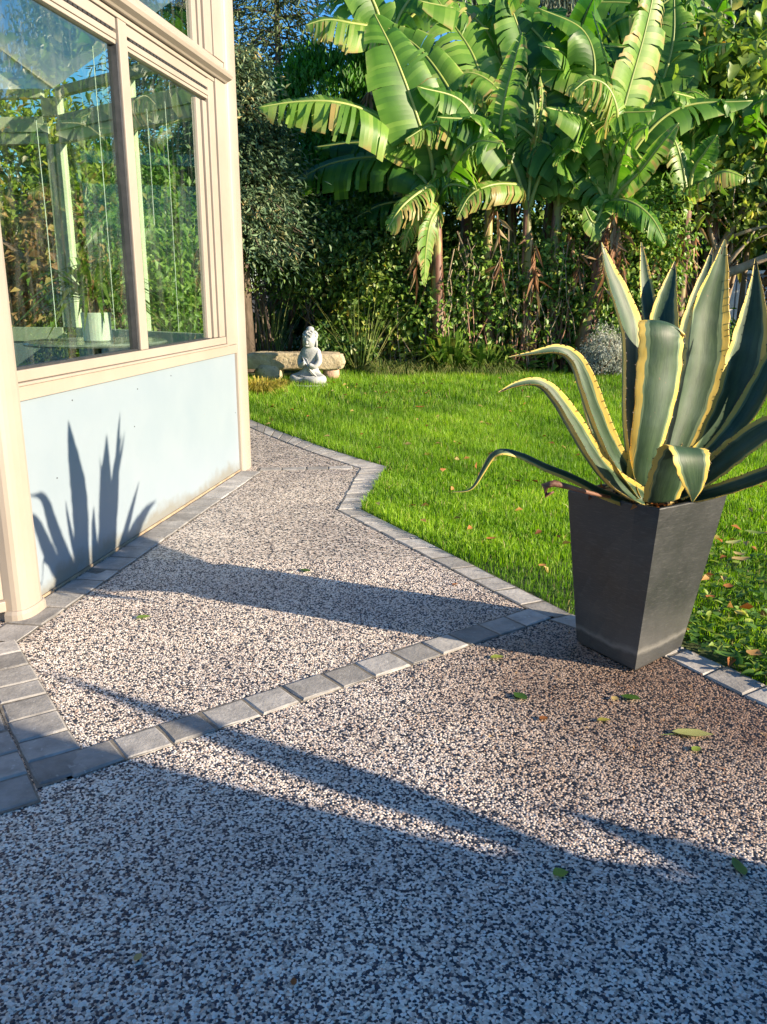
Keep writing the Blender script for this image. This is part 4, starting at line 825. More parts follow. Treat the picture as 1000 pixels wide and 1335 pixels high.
banana(690,445,(687,262),12.8,'banana plant whose browned leaf arches left over its neighbour',[
 ([(680,246,12.6),(660,240,12.4),(635,243,12.2),(612,256,12.1),(596,284,12.0)],.55,up,1.15,.95,.9),
 ([(677,205,12.9),(668,160,13.0),(650,118,13.1),(618,96,13.2),(580,98,13.3)],.9,up,1.0,.9,.8),
 ([(694,205,12.8),(702,165,12.8),(707,130,12.8),(704,100,12.85)],.35,(.6,-.7,.2),.8,.9,.95),
 ([(694,215,12.9),(722,165,13.0),(752,140,13.0),(778,150,13.0)],.7,up,.8,.8,.5),
 ([(690,210,13.3),(700,150,13.5),(690,80,13.6),(670,20,13.6),(655,-20,13.6)],1.0,(.4,-1,.2),.4,.7,.3),
 ],nrand=3,seed=3,r=.12)
banana(724,448,(727,262),12.9,'banana plant with thick yellow stalks standing in the middle of the clump',[
 ([(722,215,12.9),(735,160,13.0),(760,165,12.8),(777,205,12.7),(779,240,12.6)],.6,(.3,-.9,.3),.6,.5,.55),
 ([(716,225,12.9),(700,200,12.8),(690,180,12.8)],.5,fr,.4,.6,.6),
 ([(730,200,13.3),(745,130,13.5),(720,70,13.6),(680,25,13.7),(638,5,13.8)],1.15,(-.2,-1,.4),.5,.6,.05),
 ([(730,210,13.2),(752,150,13.3),(775,95,13.4),(760,40,13.5),(700,10,13.5)],.9,up,.7,.7,.2),
 ],nrand=4,seed=4,r=.14)
banana(752,450,(797,262),12.6,'tallest leaning banana plant with a broad leaf rising above the potted agave',[
 ([(803,205,12.6),(811,150,12.6),(822,108,12.6),(838,52,12.6),(850,0,12.6),(853,-30,12.6)],.85,(.6,-1,.1),.35,.8,.85),
 ([(803,180,12.5),(803,140,12.4),(790,112,12.3),(768,104,12.2),(748,118,12.1)],.95,up,1.25,.9,.85),
 ([(796,200,12.7),(798,120,12.8),(785,60,12.9),(772,15,12.9)],.30,(1,-.4,0),.1,.1,.25),
 ([(808,250,12.4),(834,224,12.2),(862,188,12.0),(885,160,11.9)],.35,(-.4,-1,.3),.3,.4,.75),
 ([(800,262,12.4),(825,265,12.2),(850,285,12.1),(868,318,12.0)],.55,up,.9,.8,.35),
 ([(790,262,12.5),(775,290,12.3),(762,270,12.2)],.4,fr,.5,.5,.6),
 ],nrand=4,seed=5,r=.13,dead=3)
banana(780,450,(835,200),13.4,'banana plant leaning right behind the tallest one',[
 ([(845,150,13.4),(866,100,13.5),(878,50,13.5),(879,-5,13.5)],1.0,(-.2,-1,.1),.3,.8,.6),
 ([(845,190,13.3),(870,140,13.2),(900,120,13.1),(925,130,13.0)],.8,up,.9,.8,.5),
 ([(825,190,13.5),(815,120,13.6),(835,70,13.7),(865,60,13.8)],.9,(.3,-1,.3),.6,.8,.1),
 ([(845,200,13.2),(868,190,13.1),(885,205,13.0),(893,235,12.9)],.5,up,1.2,.9,.8),
 ],nrand=4,seed=6,r=.12)
banana(880,455,(898,260),12.8,'banana plant with a low feathered leaf right of the clump',[
 ([(902,245,12.6),(920,235,12.4),(945,224,12.2),(972,232,12.1)],.55,up,.9,.95,.85),
 ([(903,225,12.8),(918,200,12.7),(935,176,12.6)],.4,(-.3,-1,.3),.3,.5,.6),
 ([(892,230,12.8),(882,190,12.8),(868,165,12.8)],.5,up,.8,.9,.7),
 ],nrand=3,seed=7,r=.09)
banana(608,440,(612,120),14.2,'banana plant at the back rising between the two left stems',[],nrand=7,seed=8,r=.13,dead=1)
banana(545,440,(505,60),14.4,'banana plant at the back behind the long arching leaf',[([(490,40,14.2),(455,30,14),(425,26,13.9),(398,33,13.8)],.9,up,1.1,.8,.8)],nrand=6,seed=9,r=.13,dead=1)
banana(700,440,(740,110),14.4,'banana plant at the back right of the upright torn leaf',[],nrand=8,seed=10,r=.13,dead=1)
for i,(px,tp,Y,rr_,lb2) in enumerate([(760,(770,175),13.9,6,'banana plant behind the hanging broad leaf'),(820,(800,90),14.6,7,'tall banana plant at the back above the hanging broad leaf'),(850,(862,165),14.0,7,'banana plant filling the gap right of the tallest one'),(900,(905,110),14.6,7,'tall banana plant at the back beside the large leaved shrub'),(660,(668,150),14.0,6,'banana plant behind the upright torn leaf'),(930,(935,235),13.3,5,'short banana plant in front of the large leaved shrub'),(840,(838,300),12.7,4,'young banana plant behind the middle agave tips')]):
    banana(px,445,tp,Y,lb2,[],nrand=rr_,seed=40+i,r=.11,dead=1)
for i,(px,py,lb2) in enumerate([(612,484,'broad leaved green perennial under the left banana stems'),(668,486,'broad leaved green perennial in the middle of the bed front'),(735,486,'broad leaved green perennial at the foot of the leaning banana')]):
    c=gp(px,py); n=120; a=rng.random(n)*6.28; q=rng.random(n)**.5*.4; P=np.stack([np.cos(a)*q,np.sin(a)*q*.6,.08+.5*rng.random(n)*(1-q)],1); D=np.stack([np.cos(a),np.sin(a),rng.normal(size=n)*.4],1); Nn=rng.normal(size=(n,3))*.3; Nn[:,2]+=.8; Nn[:,1]-=.4
    o=leafcards('perennial_plant',P,D,Nn,.13+.1*rng.random(n),.07+.03*rng.random(n),M['lf_bright' if i!=1 else 'lf_mid'],kind='heart'); o.location=c; tag(o,lb2,'plant')
# ================================================================ TREES AND SHRUBS
def tree_limbs(m,base,top,r0,nb,rr,spread=1.0,n=7,f0=.3):
    base=Vector(base); top=Vector(top); pts=[base.lerp(top,f)+Vector((rr.normal()*.1,rr.normal()*.1,0))*f*3*spread*.3 for f in np.linspace(0,1,6)]; pts[0]=base
    m.tube(pts,[r0*(1-.8*f) for f in np.linspace(0,1,6)],8)
    H=(top-base).length
    for k in range(nb):
        f=rr.uniform(f0,.95); c=base.lerp(top,f); a=rr.random()*6.28; L=spread*(1.1-f*.6)*rr.uniform(.6,1.1); e=c+Vector((math.cos(a)*L,math.sin(a)*L,L*rr.uniform(.1,.7))); mid=c.lerp(e,.5)+Vector((rr.normal()*.1,rr.normal()*.1,rr.normal()*.08))*L
        m.tube([c,mid,e],[r0*.35*(1.1-f),r0*.22*(1.1-f),r0*.06],6)
def tree(name,base,top,r0,label,cat,blobs,n,ncl,spr,L,W,mat,bark='bark',nb=14,spread=1.5,group=None,extra=None,**kw):
    e=empty(name,base,label,cat,group); rr=np.random.default_rng(int(abs(base[0]*100+base[1]*7))); m=MB(); tree_limbs(m,base,top,r0,nb,rr,spread); m.build('trunk',M[bark],e,smooth_=True)
    crown('crown',blobs,n,ncl,spr,L,W,mat,e,**kw); return e
def gb(px,Y): p=at_y(px,400,Y); return (p.x,Y,float(rise(Y)))
# blue spruce beside the conservatory corner: whorled drooping sprays
def conifer(name,base,H,rad,label,mat,n,L,W,seed,z0=.3,gaps=.5,kindc='conifer tree',ns=150,droop=.35,spr=.13):
    rr=np.random.default_rng(seed); e=empty(name,base,label,kindc); m=MB(); b=Vector(base); m.tube([b,b+Vector((0,0,H))],[.16,.02],8); P=[];D=[];cr=[]
    k=max(8,n//ns)
    for j in range(ns):
        f=z0+(1-z0)*(j/ns)**.85; z=H*f; r=rad*(1-(f-z0)/(1-z0))**.75*rr.uniform(.7,1.12)+.12; a=j*2.39996+rr.normal()*.2; dx=np.array([math.cos(a),math.sin(a)]); tip=np.array([b.x+dx[0]*r,b.y+dx[1]*r,b.z+z-droop*r*.9]); st=np.array([b.x,b.y,b.z+z]); md=(st+tip)/2+np.array([0,0,.12*r])
        m.tube([st,md,tip],[.028,.018,.006],5)
        s=rr.random(k)**.6; q=np.where(s[:,None]<.5,st+(md-st)*(s*2)[:,None],md+(tip-md)*((s-.5)*2)[:,None]); q=q+rr.normal(size=(k,3))*np.array([spr,spr,spr*.6])*(.4+s[:,None]); P.append(q); dd=np.tile(np.array([dx[0],dx[1],-.35]),(k,1))+rr.normal(size=(k,3))*.55; D.append(dd); cr.append(np.full(k,rr.random()))
    m.build('trunk',M['bark'],e,smooth_=True); P=np.concatenate(P);D=np.concatenate(D);cr=np.concatenate(cr); nn=len(P); Nn=rr.normal(size=(nn,3))*.6; Nn[:,2]+=1
    leafcards('crown',P,D,Nn,L*(.6+.8*rr.random(nn)),W*(.6+.8*rr.random(nn)),mat,e,rnd=np.clip(cr*.6+rr.random(nn)*.45,0,1)); return e
conifer('blue_spruce',gb(318,13.0),4.35,1.1,'blue grey spruce tree right beside the conservatory corner post',M['lf_spruce'],42000,.10,.035,11,z0=.40,ns=240)
conifer('pine_tree',gb(372,21),10.0,2.4,'tall sparse pine tree against the blue sky behind the spruce',M['lf_pine'],11000,.20,.035,12,z0=.25,ns=90,droop=.1,spr=.28)
conifer('pine_tree',gb(255,23),11.0,3.0,'tall pine tree behind the conservatory roof corner',M['lf_pine'],20000,.22,.04,13,z0=.2,ns=100,droop=.1,spr=.3)
# thuja: dense upright
e=empty('thuja_tree',gb(440,16.0),'dense bright green conical thuja behind the banana leaves','conifer tree'); m=MB(); b=Vector(gb(440,16.0)); m.tube([b,b+Vector((0,0,3.2))],[.12,.05],8); m.build('trunk',M['bark'],e)
Pb,out,cr=blob_points([blob_px(435,190,16,75,110,60),blob_px(430,290,16,80,110,60),blob_px(500,200,16.3,60,100,50)],42000,700,.11,.8); nn=len(Pb); D=out*.35+rng.normal(size=(nn,3))*.3; D[:,2]+=.9
leafcards('crown',Pb,D,out+rng.normal(size=(nn,3))*.4,.14*(.6+.7*rng.random(nn)),.05,M['lf_thuja'],e,rnd=np.clip(cr*.5+.5*rng.random(nn),0,1))
# dark mixed hedge far behind everything: individual evergreens in a row
lb=['dark evergreen behind the thuja','dark evergreen behind the left banana plants','dark evergreen in the gap of the banana clump','dark evergreen behind the tallest banana plant','dark evergreen behind the large leaved shrub','dark evergreen at the right edge behind the garden','dark evergreen behind the conservatory','dark evergreen far left behind the conservatory']
for i,(px,py,rx,rz) in enumerate([(455,330,110,150),(560,310,110,170),(660,300,110,170),(760,290,100,170),(860,270,110,160),(985,190,75,110),(180,330,120,150),(30,330,130,140)]):
    Y=17.5+.5*(i%2); b=gb(px,Y)
    tree('evergreen_tree',b,(b[0],b[1],3.0),.16,lb[i],'evergreen tree',[blob_px(px,py,Y,rx,rz,60),blob_px(px-30,py+110,Y-.3,rx*.9,100,50)],16000,420,.17,.15,.08,M['lf_dark'],nb=10,group='dark evergreens behind the bed',shell=.6)
# tall dark tree top right and weeping pale eucalyptus
b=gb(1000,20); tree('dark_oak',b,(b[0],b[1],6.3),.22,'dark leaved tree against the sky at the top right','tree',[blob_px(1010,60,20,80,90,70),blob_px(970,95,19.5,45,55,50),blob_px(1060,10,20,90,90,70)],16000,360,.22,.16,.09,M['lf_dark'],nb=16,spread=2)
for (px,lbl,bl) in [(690,'pale weeping eucalyptus with hanging leaves at the top centre',[(640,-10,70,45),(720,20,75,55),(690,-50,110,60),(600,-20,50,40)]),(850,'pale weeping eucalyptus with hanging leaves above the tallest banana plant',[(860,30,65,70),(900,70,30,60),(820,-10,60,50)])]:
    b=gb(px,19.5); e=empty('eucalyptus_tree',b,lbl,'tree'); m=MB(); rr=np.random.default_rng(px); tree_limbs(m,b,(b[0],b[1],8.0),.16,26,rr,2.2,f0=.5); m.build('trunk',M['bark_pale'],e,smooth_=True)
    crown('crown',[blob_px(q[0],q[1],19.5,q[2],q[3],50) for q in bl],9000,260,.22,.26,.035,M['lf_euc'],e,droop=1.6,shell=.1)
# large heart leaved shrub at the right
b=gb(930,14.0); e=empty('large_leaved_shrub',b,'tall shrub with large heart shaped leaves turning yellow at the right','shrub'); m=MB(); rr=np.random.default_rng(5)
for k in range(14):
    q=at_y(rr.uniform(860,1010),rr.uniform(90,260),14.0+rr.uniform(-.6,.6)); st=Vector((b[0]+rr.normal()*.4,b[1]+rr.normal()*.3,b[2])); m.tube([st,st.lerp(q,.5)+Vector((rr.normal()*.2,rr.normal()*.2,0)),q],[.05,.035,.012],6)
m.build('branches',M['bark_pale'],e,smooth_=True)
crown('crown',[blob_px(900,135,14.2,70,75,45),blob_px(975,130,13.8,70,80,45),blob_px(950,210,13.7,75,70,45),blob_px(880,215,14,50,60,40),blob_px(1020,220,13.6,60,80,45)],4300,260,.22,.21,.17,M['lf_heart'],e,kind='heart',droop=.6,shell=.5,curl=.2)
# bare limbed tree right, leaning branches
b=gb(868,13.4); e=empty('leaning_tree',Vector(gb(905,13.2)),'leaning tree with bare pale limbs at the right edge','tree'); m=MB()
def limb(m,pts,rads): m.tube([at_y(*p) for p in pts],rads,8)
limb(m,[(900,425,13.2),(915,385,13.2),(930,362,13.1),(965,350,13.0),(1000,335,12.9),(1050,300,12.8)],[.12,.11,.09,.07,.06,.04])
limb(m,[(905,420,13.2),(922,350,13.2),(945,315,13.2),(965,280,13.2),(985,245,13.2),(1000,200,13.2)],[.11,.09,.07,.05,.035,.02])
limb(m,[(935,330,13.2),(925,300,13.2),(930,270,13.2),(915,235,13.2)],[.05,.04,.03,.015]); limb(m,[(965,285,13.1),(1000,262,13),(1040,250,13)],[.04,.03,.02]); limb(m,[(950,310,13.1),(978,300,13),(1010,292,13)],[.035,.028,.015])
limb(m,[(940,356,13.1),(960,330,13.0),(975,315,13.0),(990,290,13)],[.04,.03,.02,.01])
rr=np.random.default_rng(9)
for k in range(60):
    p=at_y(rr.uniform(890,1000),rr.uniform(240,400),13.2+rr.uniform(-.3,.3)); q=p+Vector((rr.normal()*.25,rr.normal()*.15,rr.uniform(.1,.5))); m.tube([p,p.lerp(q,.5)+Vector((rr.normal()*.04,0,0)),q],[.012,.009,.004],4)
m.build('trunk',M['bark_pale'],e,smooth_=True)
crown('crown',[blob_px(985,250,13.2,50,45,30),blob_px(935,255,13.4,45,40,30)],1900,140,.14,.12,.07,M['lf_heart'],e,droop=.4)
# undergrowth shrubs
def shrub(name,px,py,Y,bl,n,ncl,spr,L,W,mat,label,cat='shrub',stems=10,bark='bark',**kw):
    b=gb(px,Y); e=empty(name,b,label,cat); m=MB(); rr=np.random.default_rng(px)
    for k in range(stems):
        q=at_y(px+rr.uniform(-.5,.5)*bl[0][2]*1.5,py+rr.uniform(-.6,.3)*bl[0][3],Y+rr.uniform(-.2,.2)); st=Vector((b[0]+rr.normal()*.15,b[1]+rr.normal()*.1,b[2])); m.tube([st,st.lerp(q,.5)+Vector((rr.normal()*.08,rr.normal()*.08,0)),q],[.02,.015,.005],5)
    m.build('stems',M[bark],e,smooth_=True); crown('foliage',[blob_px(q[0],q[1],Y+(q[4] if len(q)>4 else 0),q[2],q[3],30) for q in bl],n,ncl,spr,L,W,mat,e,zmin=b[2],**kw); return e
shrub('ivy_shrub',350,330,13.3,[(340,310,34,40),(385,345,42,38),(325,345,22,35)],4200,170,.17,.065,.035,M['lf_dark'],'ivy covered shrub left of the banana clump above the slab')
shrub('hydrangea_shrub',500,400,13.1,[(495,400,45,45),(460,425,30,40),(530,430,35,40),(480,365,40,30)],4200,200,.12,.10,.065,M['lf_heart'],'shrub with yellowing leaves just right of the buddha')
shrub('dark_laurel',430,340,13.3,[(430,330,60,60),(480,320,55,60),(520,350,50,60)],9000,260,.12,.10,.05,M['lf_dark'],'dark laurel bush in the shade of the long banana leaf')
shrub('bramble_shrub',620,360,13.05,[(600,400,38,42),(655,400,40,50),(625,350,35,35),(560,400,30,35)],5200,190,.17,.09,.06,M['lf_mid'],'climbing bramble around the left banana stems')
shrub('bramble_shrub',720,380,13.05,[(700,400,38,50),(745,410,30,45),(720,345,35,32)],5200,190,.17,.09,.06,M['lf_mid'],'climbing bramble around the middle banana stems')
shrub('bramble_shrub',800,400,12.7,[(800,390,45,45),(840,350,40,50),(860,300,40,50)],4500,180,.14,.085,.055,M['lf_mid'],'leafy bramble behind the tips of the agave')
shrub('box_shrub',915,430,12.4,[(915,430,28,32),(890,455,30,30),(945,460,30,25)],4500,180,.07,.045,.032,M['lf_bright'],'small leaved green shrub behind the right side of the agave')
shrub('laurel_shrub',990,420,12.6,[(1000,440,30,32),(1015,450,35,35),(960,445,25,22)],2600,140,.08,.13,.05,M['lf_bright'],'bright green laurel at the right edge below the blue shed')
shrub('silver_bush',793,455,12.3,[(790,455,24,30),(812,462,18,24),(775,468,16,18)],6500,150,.045,.05,.010,M['lf_silver'],'silvery white lavender bush left of the agave',cat='bush')
shrub('fern_undergrowth',460,460,12.9,[(455,455,35,20),(430,445,25,18)],2600,100,.06,.09,.05,M['lf_dark'],'low dark green plant right of the red boulder',cat='plant',stems=4)
# bare red stemmed dogwoods at the left
for i,(px,lbl) in enumerate([(343,'bare reddish branched shrub behind the left end of the slab'),(380,'bare reddish branched shrub behind the buddha')]):
    b=at_g(px,468); b.y+=.0; b.z=float(rise(b.y)); m=MB(); rr=np.random.default_rng(20+i); K=b.y/F_PX
    def br(p,dv,L,r,dep):
        q=p+dv*L; mid=p.lerp(q,.5)+Vector((rr.normal()*.04,rr.normal()*.04,0)); m.tube([p,mid,q],[r,r*.85,r*.65],6)
        if dep>0:
            for _ in range(2 if dep<3 else 3):
                nd=(dv+Vector((rr.normal()*.38,rr.normal()*.3,rr.random()*.15))).normalized(); br(q,nd,L*rr.uniform(.6,.85),r*.62,dep-1)
    for k in range(6):
        br(Vector(b)+Vector((rr.normal()*.14,0,0)),Vector((rr.normal()*.28,rr.normal()*.12,1)).normalized(),.62,.026,3)
    o=m.build('dogwood_shrub',M['redstem'],smooth_=True); tag(o,lbl,'shrub')
# hanging dry vines among the banana stems
m=MB(); rr=np.random.default_rng(31)
for k in range(85):
    p=at_y(rr.uniform(585,840),rr.uniform(290,430),12.75+rr.uniform(-.2,.3)); L=rr.uniform(.4,1.4); pts=[p]
    for j in range(5): pts.append(pts[-1]+Vector((rr.normal()*.05,rr.normal()*.03,-L/5)))
    m.tube(pts,rr.uniform(.004,.011),4)
o=m.build('dry_vines',M['bark_pale'],smooth_=False); tag(o,'tangle of thin dry vines hanging between the banana stems','vines',kind='stuff')
for i,(x0,x1,lbl,mt,nn,hh) in enumerate([(470,560,'upright thin brown stalks right of the buddha','bark_pale',26,1.3),(600,700,'leaning dry brown stalks at the foot of the left banana stems','redstem',34,1.1),(700,850,'leaning dry brown stalks at the foot of the tallest banana plant','redstem',44,1.3)]):
    m=MB(); rr=np.random.default_rng(80+i)
    for k in range(nn):
        p=at_y(rr.uniform(x0,x1),440,12.75+rr.uniform(-.12,.3)); p.z=.25; L=hh*rr.uniform(.4,1.1); q=p+Vector((rr.normal()*.22*L,rr.normal()*.08,L)); m.tube([p,p.lerp(q,.5)+Vector((rr.normal()*.04,0,0)),q],[.011,.009,.003],4)
    o=m.build('dry_stalks',M[mt]); tag(o,lbl,'stalks',kind='stuff')
# blue and white shed glimpsed at the right
p=at_y(975,366,16.3); sh=empty('garden_shed',(p.x+1.2,16.3,.27),'blue and white garden shed glimpsed behind the agave tips at the right','shed')
m=MB(); m.box(p.x-.7,p.x+3.2,16.2,17.6,.2,p.z+.12); m.build('wall',M['blue'],sh); m=MB(); m.box(p.x-.8,p.x+3.3,16.05,17.7,p.z+.125,p.z+.18); m.build('roof_edge',M['white'],sh)
for k in range(26):
    m=MB(); x=p.x-.45+k*.105; m.box(x,x+.075,16.165,16.195,.3,p.z-.02); m.build('slat',M['white'],sh)
# ================================================================ GARDEN TO THE RIGHT (mirrored in the glass)
b=(7.6,12.2,.25); e=empty('hydrangea_hedge',b,'hedge of browned hydrangeas along the right side of the garden','hedge'); m=MB()
for k in range(26):
    f_=rng.uniform(-1,1); q=Vector((7.7+f_*1.3+rng.normal()*.2,12.2-f_*.6+rng.normal()*.3,rng.uniform(1.2,2.3))); m.tube([(q.x+rng.normal()*.1,q.y,.25),q],[.02,.008],5)
m.build('stems',M['bark'],e); crown('foliage',[(6.5,12.9,1.25,.6,.6,1.1),(7.2,12.4,1.35,.7,.7,1.15),(8.0,12.0,1.35,.8,.7,1.2),(8.9,11.6,1.3,.9,.8,1.2)],12000,420,.14,.15,.10,M['lf_brown'],e,zmin=.25,kind='diamond')
e=tree('golden_conifer',(9.4,16.0,.25),(9.4,16.0,4.4),.15,'yellow green conifer behind the browned hydrangeas','conifer tree',[(8.2,17.0,2.9,1.3,1.1,2.0),(9.5,16.0,3.0,1.4,1.2,2.2),(10.9,15.0,2.9,1.3,1.2,2.0)],16000,420,.16,.17,.07,M['lf_yellow'],droop=-.1)
e=tree('dark_oak',(14.5,20,.25),(14.5,20,7),.25,'broad dark tree standing right of the lawn behind the golden conifer','tree',[(12.6,22,4.2,2,1.6,2.8),(15,20,4.8,2.1,1.6,3.0),(17.2,17.6,4.2,2,1.6,2.6)],13000,300,.3,.24,.13,M['lf_dark'])
e=tree('willow_tree',(12,25,.25),(12,25,9),.2,'loose weeping tree at the far right of the garden','tree',[(11,26,6.6,2.2,1.8,2.2),(13.5,24.5,8,2.2,1.8,2.2)],7000,180,.3,.3,.05,M['lf_euc'],droop=1.4,shell=.2)
# greenery behind the conservatory, seen through it
for i,(x,y,lbl) in enumerate([(-3.15,10.4,'green shrub behind the conservatory corner'),(-3.3,12.2,'green shrub behind the middle of the conservatory')]):
    e=tree('garden_shrub',(x,y,.15),(x,y,2.0),.06,lbl,'shrub',[(x,y,1.3,.8,.7,1.2),(x+.3,y+.3,2.1,.6,.6,.9)],5500,220,.12,.11,.06,M['lf_mid'],nb=8,spread=.7,group='shrubs behind the conservatory')
for i,(x,y,lbl) in enumerate([(-4.0,10.6,'browned hydrangea added behind the left window pane nearer the mullion for the look of the reflection'),(-5.3,10.6,'browned hydrangea added behind the left window pane nearer the post for the look of the reflection')]):
    e=tree('hydrangea_shrub',(x,y,.1),(x,y,1.6),.05,lbl,'shrub',[(x,y,1.3,.8,.7,1.05),(x+.35,y-.1,1.8,.6,.6,.7)],5500,240,.12,.14,.09,M['lf_brown'],nb=8,spread=.6)  # added behind the glass to stand in for the mirrored garden
e=tree('golden_conifer',(-5.6,13.2,.2),(-5.6,13.2,3.6),.12,'yellow green conifer added above the browned hydrangeas behind the glass for the look of the reflection','conifer tree',[(-5.2,13.2,2.6,1.1,.9,1.8),(-6.6,13.2,2.5,1.0,.9,1.7),(-4.4,13.3,2.3,.8,.8,1.5)],13000,380,.14,.17,.07,M['lf_yellow'],droop=-.1)
# ================================================================ UNSEEN HOUSE AND POTTED PLANT ADDED TO SHADE THE FOREGROUND
hs=empty('house',(5.2,-3.0,0),'unseen rendered house wall added right of and behind the viewer to shade the foreground','house'); UX=Vector((.917,-.399,0)); VX=Vector((.399,.917,0))
def UV(u,v,z): q=UX*u+VX*v; return Vector((q.x,q.y,z))
def ubox(m,u0,u1,v0,v1,z0,z1): m.hexa([UV(u0,v0,z0),UV(u1,v0,z0),UV(u1,v1,z0),UV(u0,v1,z0),UV(u0,v0,z1),UV(u1,v0,z1),UV(u1,v1,z1),UV(u0,v1,z1)])
m=MB(); ubox(m,2.6,8,-7,1.955,-.05,3.2); m.build('wall',M['render'],hs,bevel=.01)  # unseen wall, its edge set to cast the foreground shadow line
m=MB(); ubox(m,2.45,8.1,-7.1,1.96,3.202,3.34); m.build('roof',M['tile'],hs,bevel=.01)
for v in (-1.2,-3.6):
    m=MB(); ubox(m,2.55,2.598,v-.6,v+.6,.9,2.2); f=m.build('window',M['white'],hs,bevel=.004); m=MB(); ubox(m,2.535,2.548,v-.52,v+.52,.98,2.12); m.build('pane',M['glass_far'],f)
yb=UV(2.45,2.06,0); yp=empty('shadow_yucca',yb,'unseen potted yucca added at the house corner and shaped to cast the foreground shadow','potted plant')
m=MB(); m.lathe([(.11,0),(.12,.01),(.16,.32),(.165,.34),(.15,.34),(.145,.31),(0,.31)],yb,22); m.build('pot',M['tile'],yp)
m=MB(); m.tube([yb+Vector((0,0,.28)),yb+Vector((-.01,0,.5)),yb+Vector((0,0,.66))],[.045,.04,.04],8); m.build('trunk',M['bark_pale'],yp)
P=[];D=[];L=[]
def yl(v0,z0,v1,z1): a=UV(2.45,v0,z0); b=UV(2.45,v1,z1); P.append(tuple(a)); D.append(tuple((b-a))); L.append((b-a).length)
WW=[]
for (v0,z0,v1,z1,ww) in [(1.95,.72,2.36,1.58,.15),(2.02,.98,2.17,1.30,.022),(1.98,.45,2.25,.90,.20),(1.96,.40,2.22,.78,.2),(1.92,.45,2.0,.93,.16),(1.95,.3,2.26,.66,.2),(1.9,.3,2.14,.76,.2),(1.86,.5,2.06,.84,.12)]:  # added leaves, outlines shaped to the wedge shadow on the path
    yl(v0,z0,v1,z1); WW.append(ww)
P=np.array(P); m=MB(); m.tube([yb+Vector((0,0,.60)),UV(2.45,1.96,.80)],[.035,.05],8); m.build('branch',M['bark_pale'],yp)
crown('foliage',[(*UV(2.45,2.03,.50),.12,.17,.27),(*UV(2.45,1.9,.62),.12,.14,.25)],2600,90,.035,.06,.04,M['lf_mid'],yp)  # leaf mass added to fill out the cast shadow
leafcards('fronds',P,np.array(D),np.tile(np.array([[UX.x,UX.y,.2]]),(len(P),1)),np.array(L),np.array(WW),M['lf_mid'],yp,kind='diamond',curl=0,fold=.12)
# ================================================================ FALLEN LEAVES
def fallen(px,py,L,W,rot,mat,label,cat='leaf',z=None,curl=.14):
    p=at_g(px,py); m=MB(); rr=np.random.default_rng(px); n=6; vs=[]; 
    for i in range(n+1):
        s=i/n; w_=W*.5*math.sin(math.pi*(s**.8))**.8+.0004; zz=.0008+curl*L*(s-.5)**2*.8
        for u_ in (-1,0,1): 
            x=(s-.5)*L; y=u_*w_*(1+.1*rr.normal()); vs.append((x*math.cos(rot)-y*math.sin(rot),x*math.sin(rot)+y*math.cos(rot),zz+abs(u_)*w_*.28))
    m.add(vs,[(i*3+j,i*3+j+1,i*3+j+4,i*3+j+3) for i in range(n) for j in range(2)]); me=bpy.data.meshes.new('fallen_leaf'); me.from_pydata(m.v,[],m.f)
    at=me.attributes.new('rnd','FLOAT','POINT'); at.data.foreach_set('value',np.full(len(m.v),rr.random(),np.float32)); me.polygons.foreach_set('use_smooth',[True]*len(m.f))
    o=link('fallen_leaf',me,mat); o.location=(p.x,p.y,p.z+(z or 0)); return tag(o,label,cat,None)
LG,LB=M['lf_bright'],M['lf_litter']
for a in [(187,805,.07,.04,.3,LG,'small green leaf on the sunlit path near the conservatory wall'),(398,744,.07,.035,2.6,LG,'green leaf in the planter shadow at mid path'),(648,857,.06,.035,.2,LG,'green leaf on the path just left of the planter'),
 (678,908,.07,.04,2.2,LG,'curled green leaf on the path below the planter'),(709,937,.035,.03,.4,LB,'small red brown leaf on the path left of the pale leaf'),(822,910,.075,.04,2.7,LG,'green leaf on the path in front of the planter'),
 (903,957,.14,.05,-.15,M['lf_sedge'],'long pale dry leaf on the damp path right of the planter'),(787,939,.05,.025,.1,M['lf_gold'],'tiny yellow leaf between the red brown and pale leaves'),(802,911,.035,.03,1.,LB,'small orange leaf right beside the green leaf in front of the planter'),
 (908,977,.04,.03,.5,LG,'small dark green leaf below the long pale leaf'),(731,1139,.045,.035,.2,LG,'round green leaf in the shade at the shadow edge'),(963,1130,.075,.03,1.6,M['lf_sedge'],'pointed pale leaf at the right end of the shadow edge'),
 (180,1248,.025,.018,1.2,LB,'tiny brown leaf in the shaded foreground at the lower left'),(383,1280,.022,.014,1.8,LB,'tiny brown leaf at the bottom of the shaded foreground'),(593,762,.035,.02,.3,LB,'small brown leaf near the lawn kerb'),(880,957,.12,.005,.2,M['lf_sedge'],'thin dry stalk beside the long pale leaf')]:
    fallen(*a)
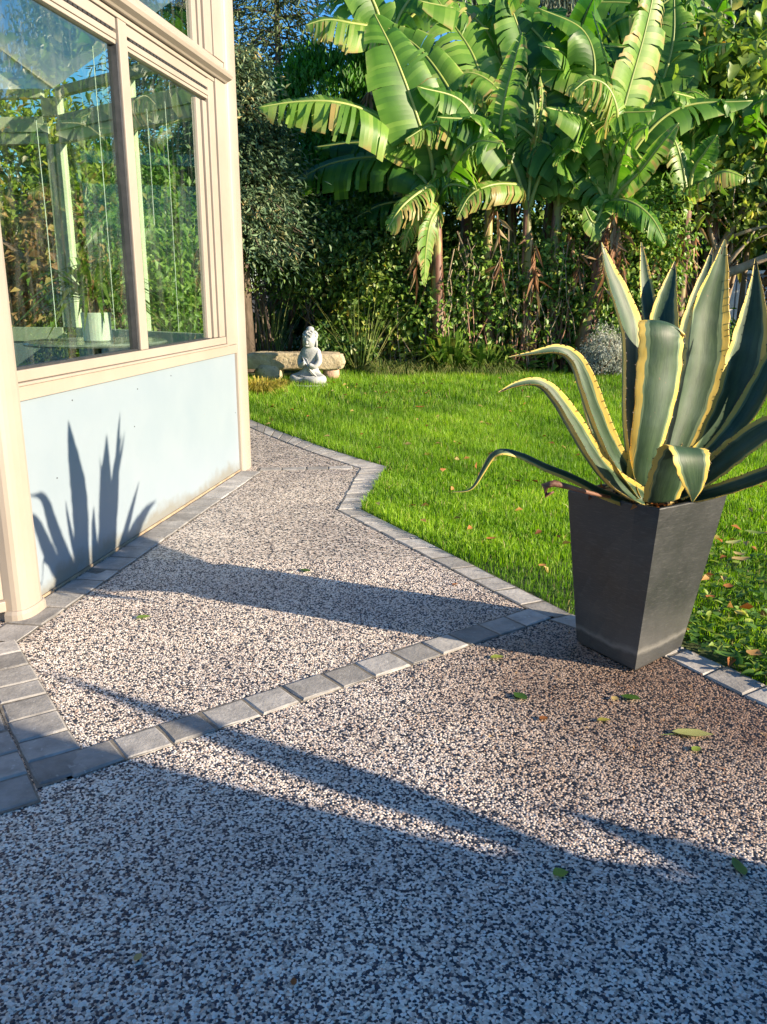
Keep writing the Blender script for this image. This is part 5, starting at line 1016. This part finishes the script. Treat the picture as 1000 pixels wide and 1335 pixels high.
big=[(965,740,.12,.06,.2,LB,'large orange leaf on the grass right of the planter'),(955,718,.13,.06,.5,M['lf_sedge'],'long buff leaf on the grass above the orange leaf'),(985,705,.14,.06,-.4,M['lf_sedge'],'pale green leaf on the grass at the right edge'),(962,733,.08,.05,2,LB,'curled red brown leaf beside the large orange leaf'),
 (948,776,.07,.05,1,LB,'pinkish brown leaf on the grass below the orange leaf'),(925,790,.05,.04,.3,LB,'small orange leaf against the planter side'),(965,812,.07,.05,.4,M['lf_gold'],'yellowed leaf on the grass at the lower right'),(982,866,.08,.06,.8,LB,'brown orange leaf near the kerb at the lower right'),(945,868,.10,.05,2.4,LG,'broad dark green leaf beside the kerb'),(640,712,.07,.04,.4,LB,'brown leaf in the grass left of the planter'),(707,748,.05,.04,.4,LB,'reddish leaf in the grass beside the planter'),(548,536,.12,.07,.4,LB,'dry leaf in the middle of the lawn'),(392,495+8,.12,.08,.3,LB,'dry leaf in the grass in front of the buddha')]
for a in big: fallen(*a,z=.045,curl=.5)
n=420; a=rng.random(n)*6.28; q=rng.random(n)**.7*1.1; P=np.stack([1.15+np.cos(a)*q,2.85+np.sin(a)*q*.75,np.full(n,.0015)],1); P=P[in_poly(P,inner_poly)]; n=len(P); D=rng.normal(size=(n,3)); D[:,2]*=.15
o=leafcards('plant_debris',P,D,np.array([[0,0,1.]])+rng.normal(size=(n,3))*.25,.006+.012*rng.random(n),.003+.006*rng.random(n),M['lf_dry']); tag(o,'tiny crumbs of dry leaf scattered on the path round the planter','debris',kind='stuff')
P=lawn_pts(5200,2.6,12.4); k=rng.random(len(P))<np.where((P[:,1]<5)&(P[:,0]>1.25),.42,.055); P=P[k]; n=len(P); pz=np.stack([P[:,0],P[:,1],rise(P[:,1])+.035+.02*rng.random(n)],1); D=rng.normal(size=(n,3)); D[:,2]*=.25
o=leafcards('leaf_litter',pz,D,np.array([[0,0,1.]])+rng.normal(size=(n,3))*.5,.05+.03*rng.random(n),.035,M['lf_litter']); tag(o,'small brown autumn leaves scattered through the lawn','leaf litter',kind='stuff')
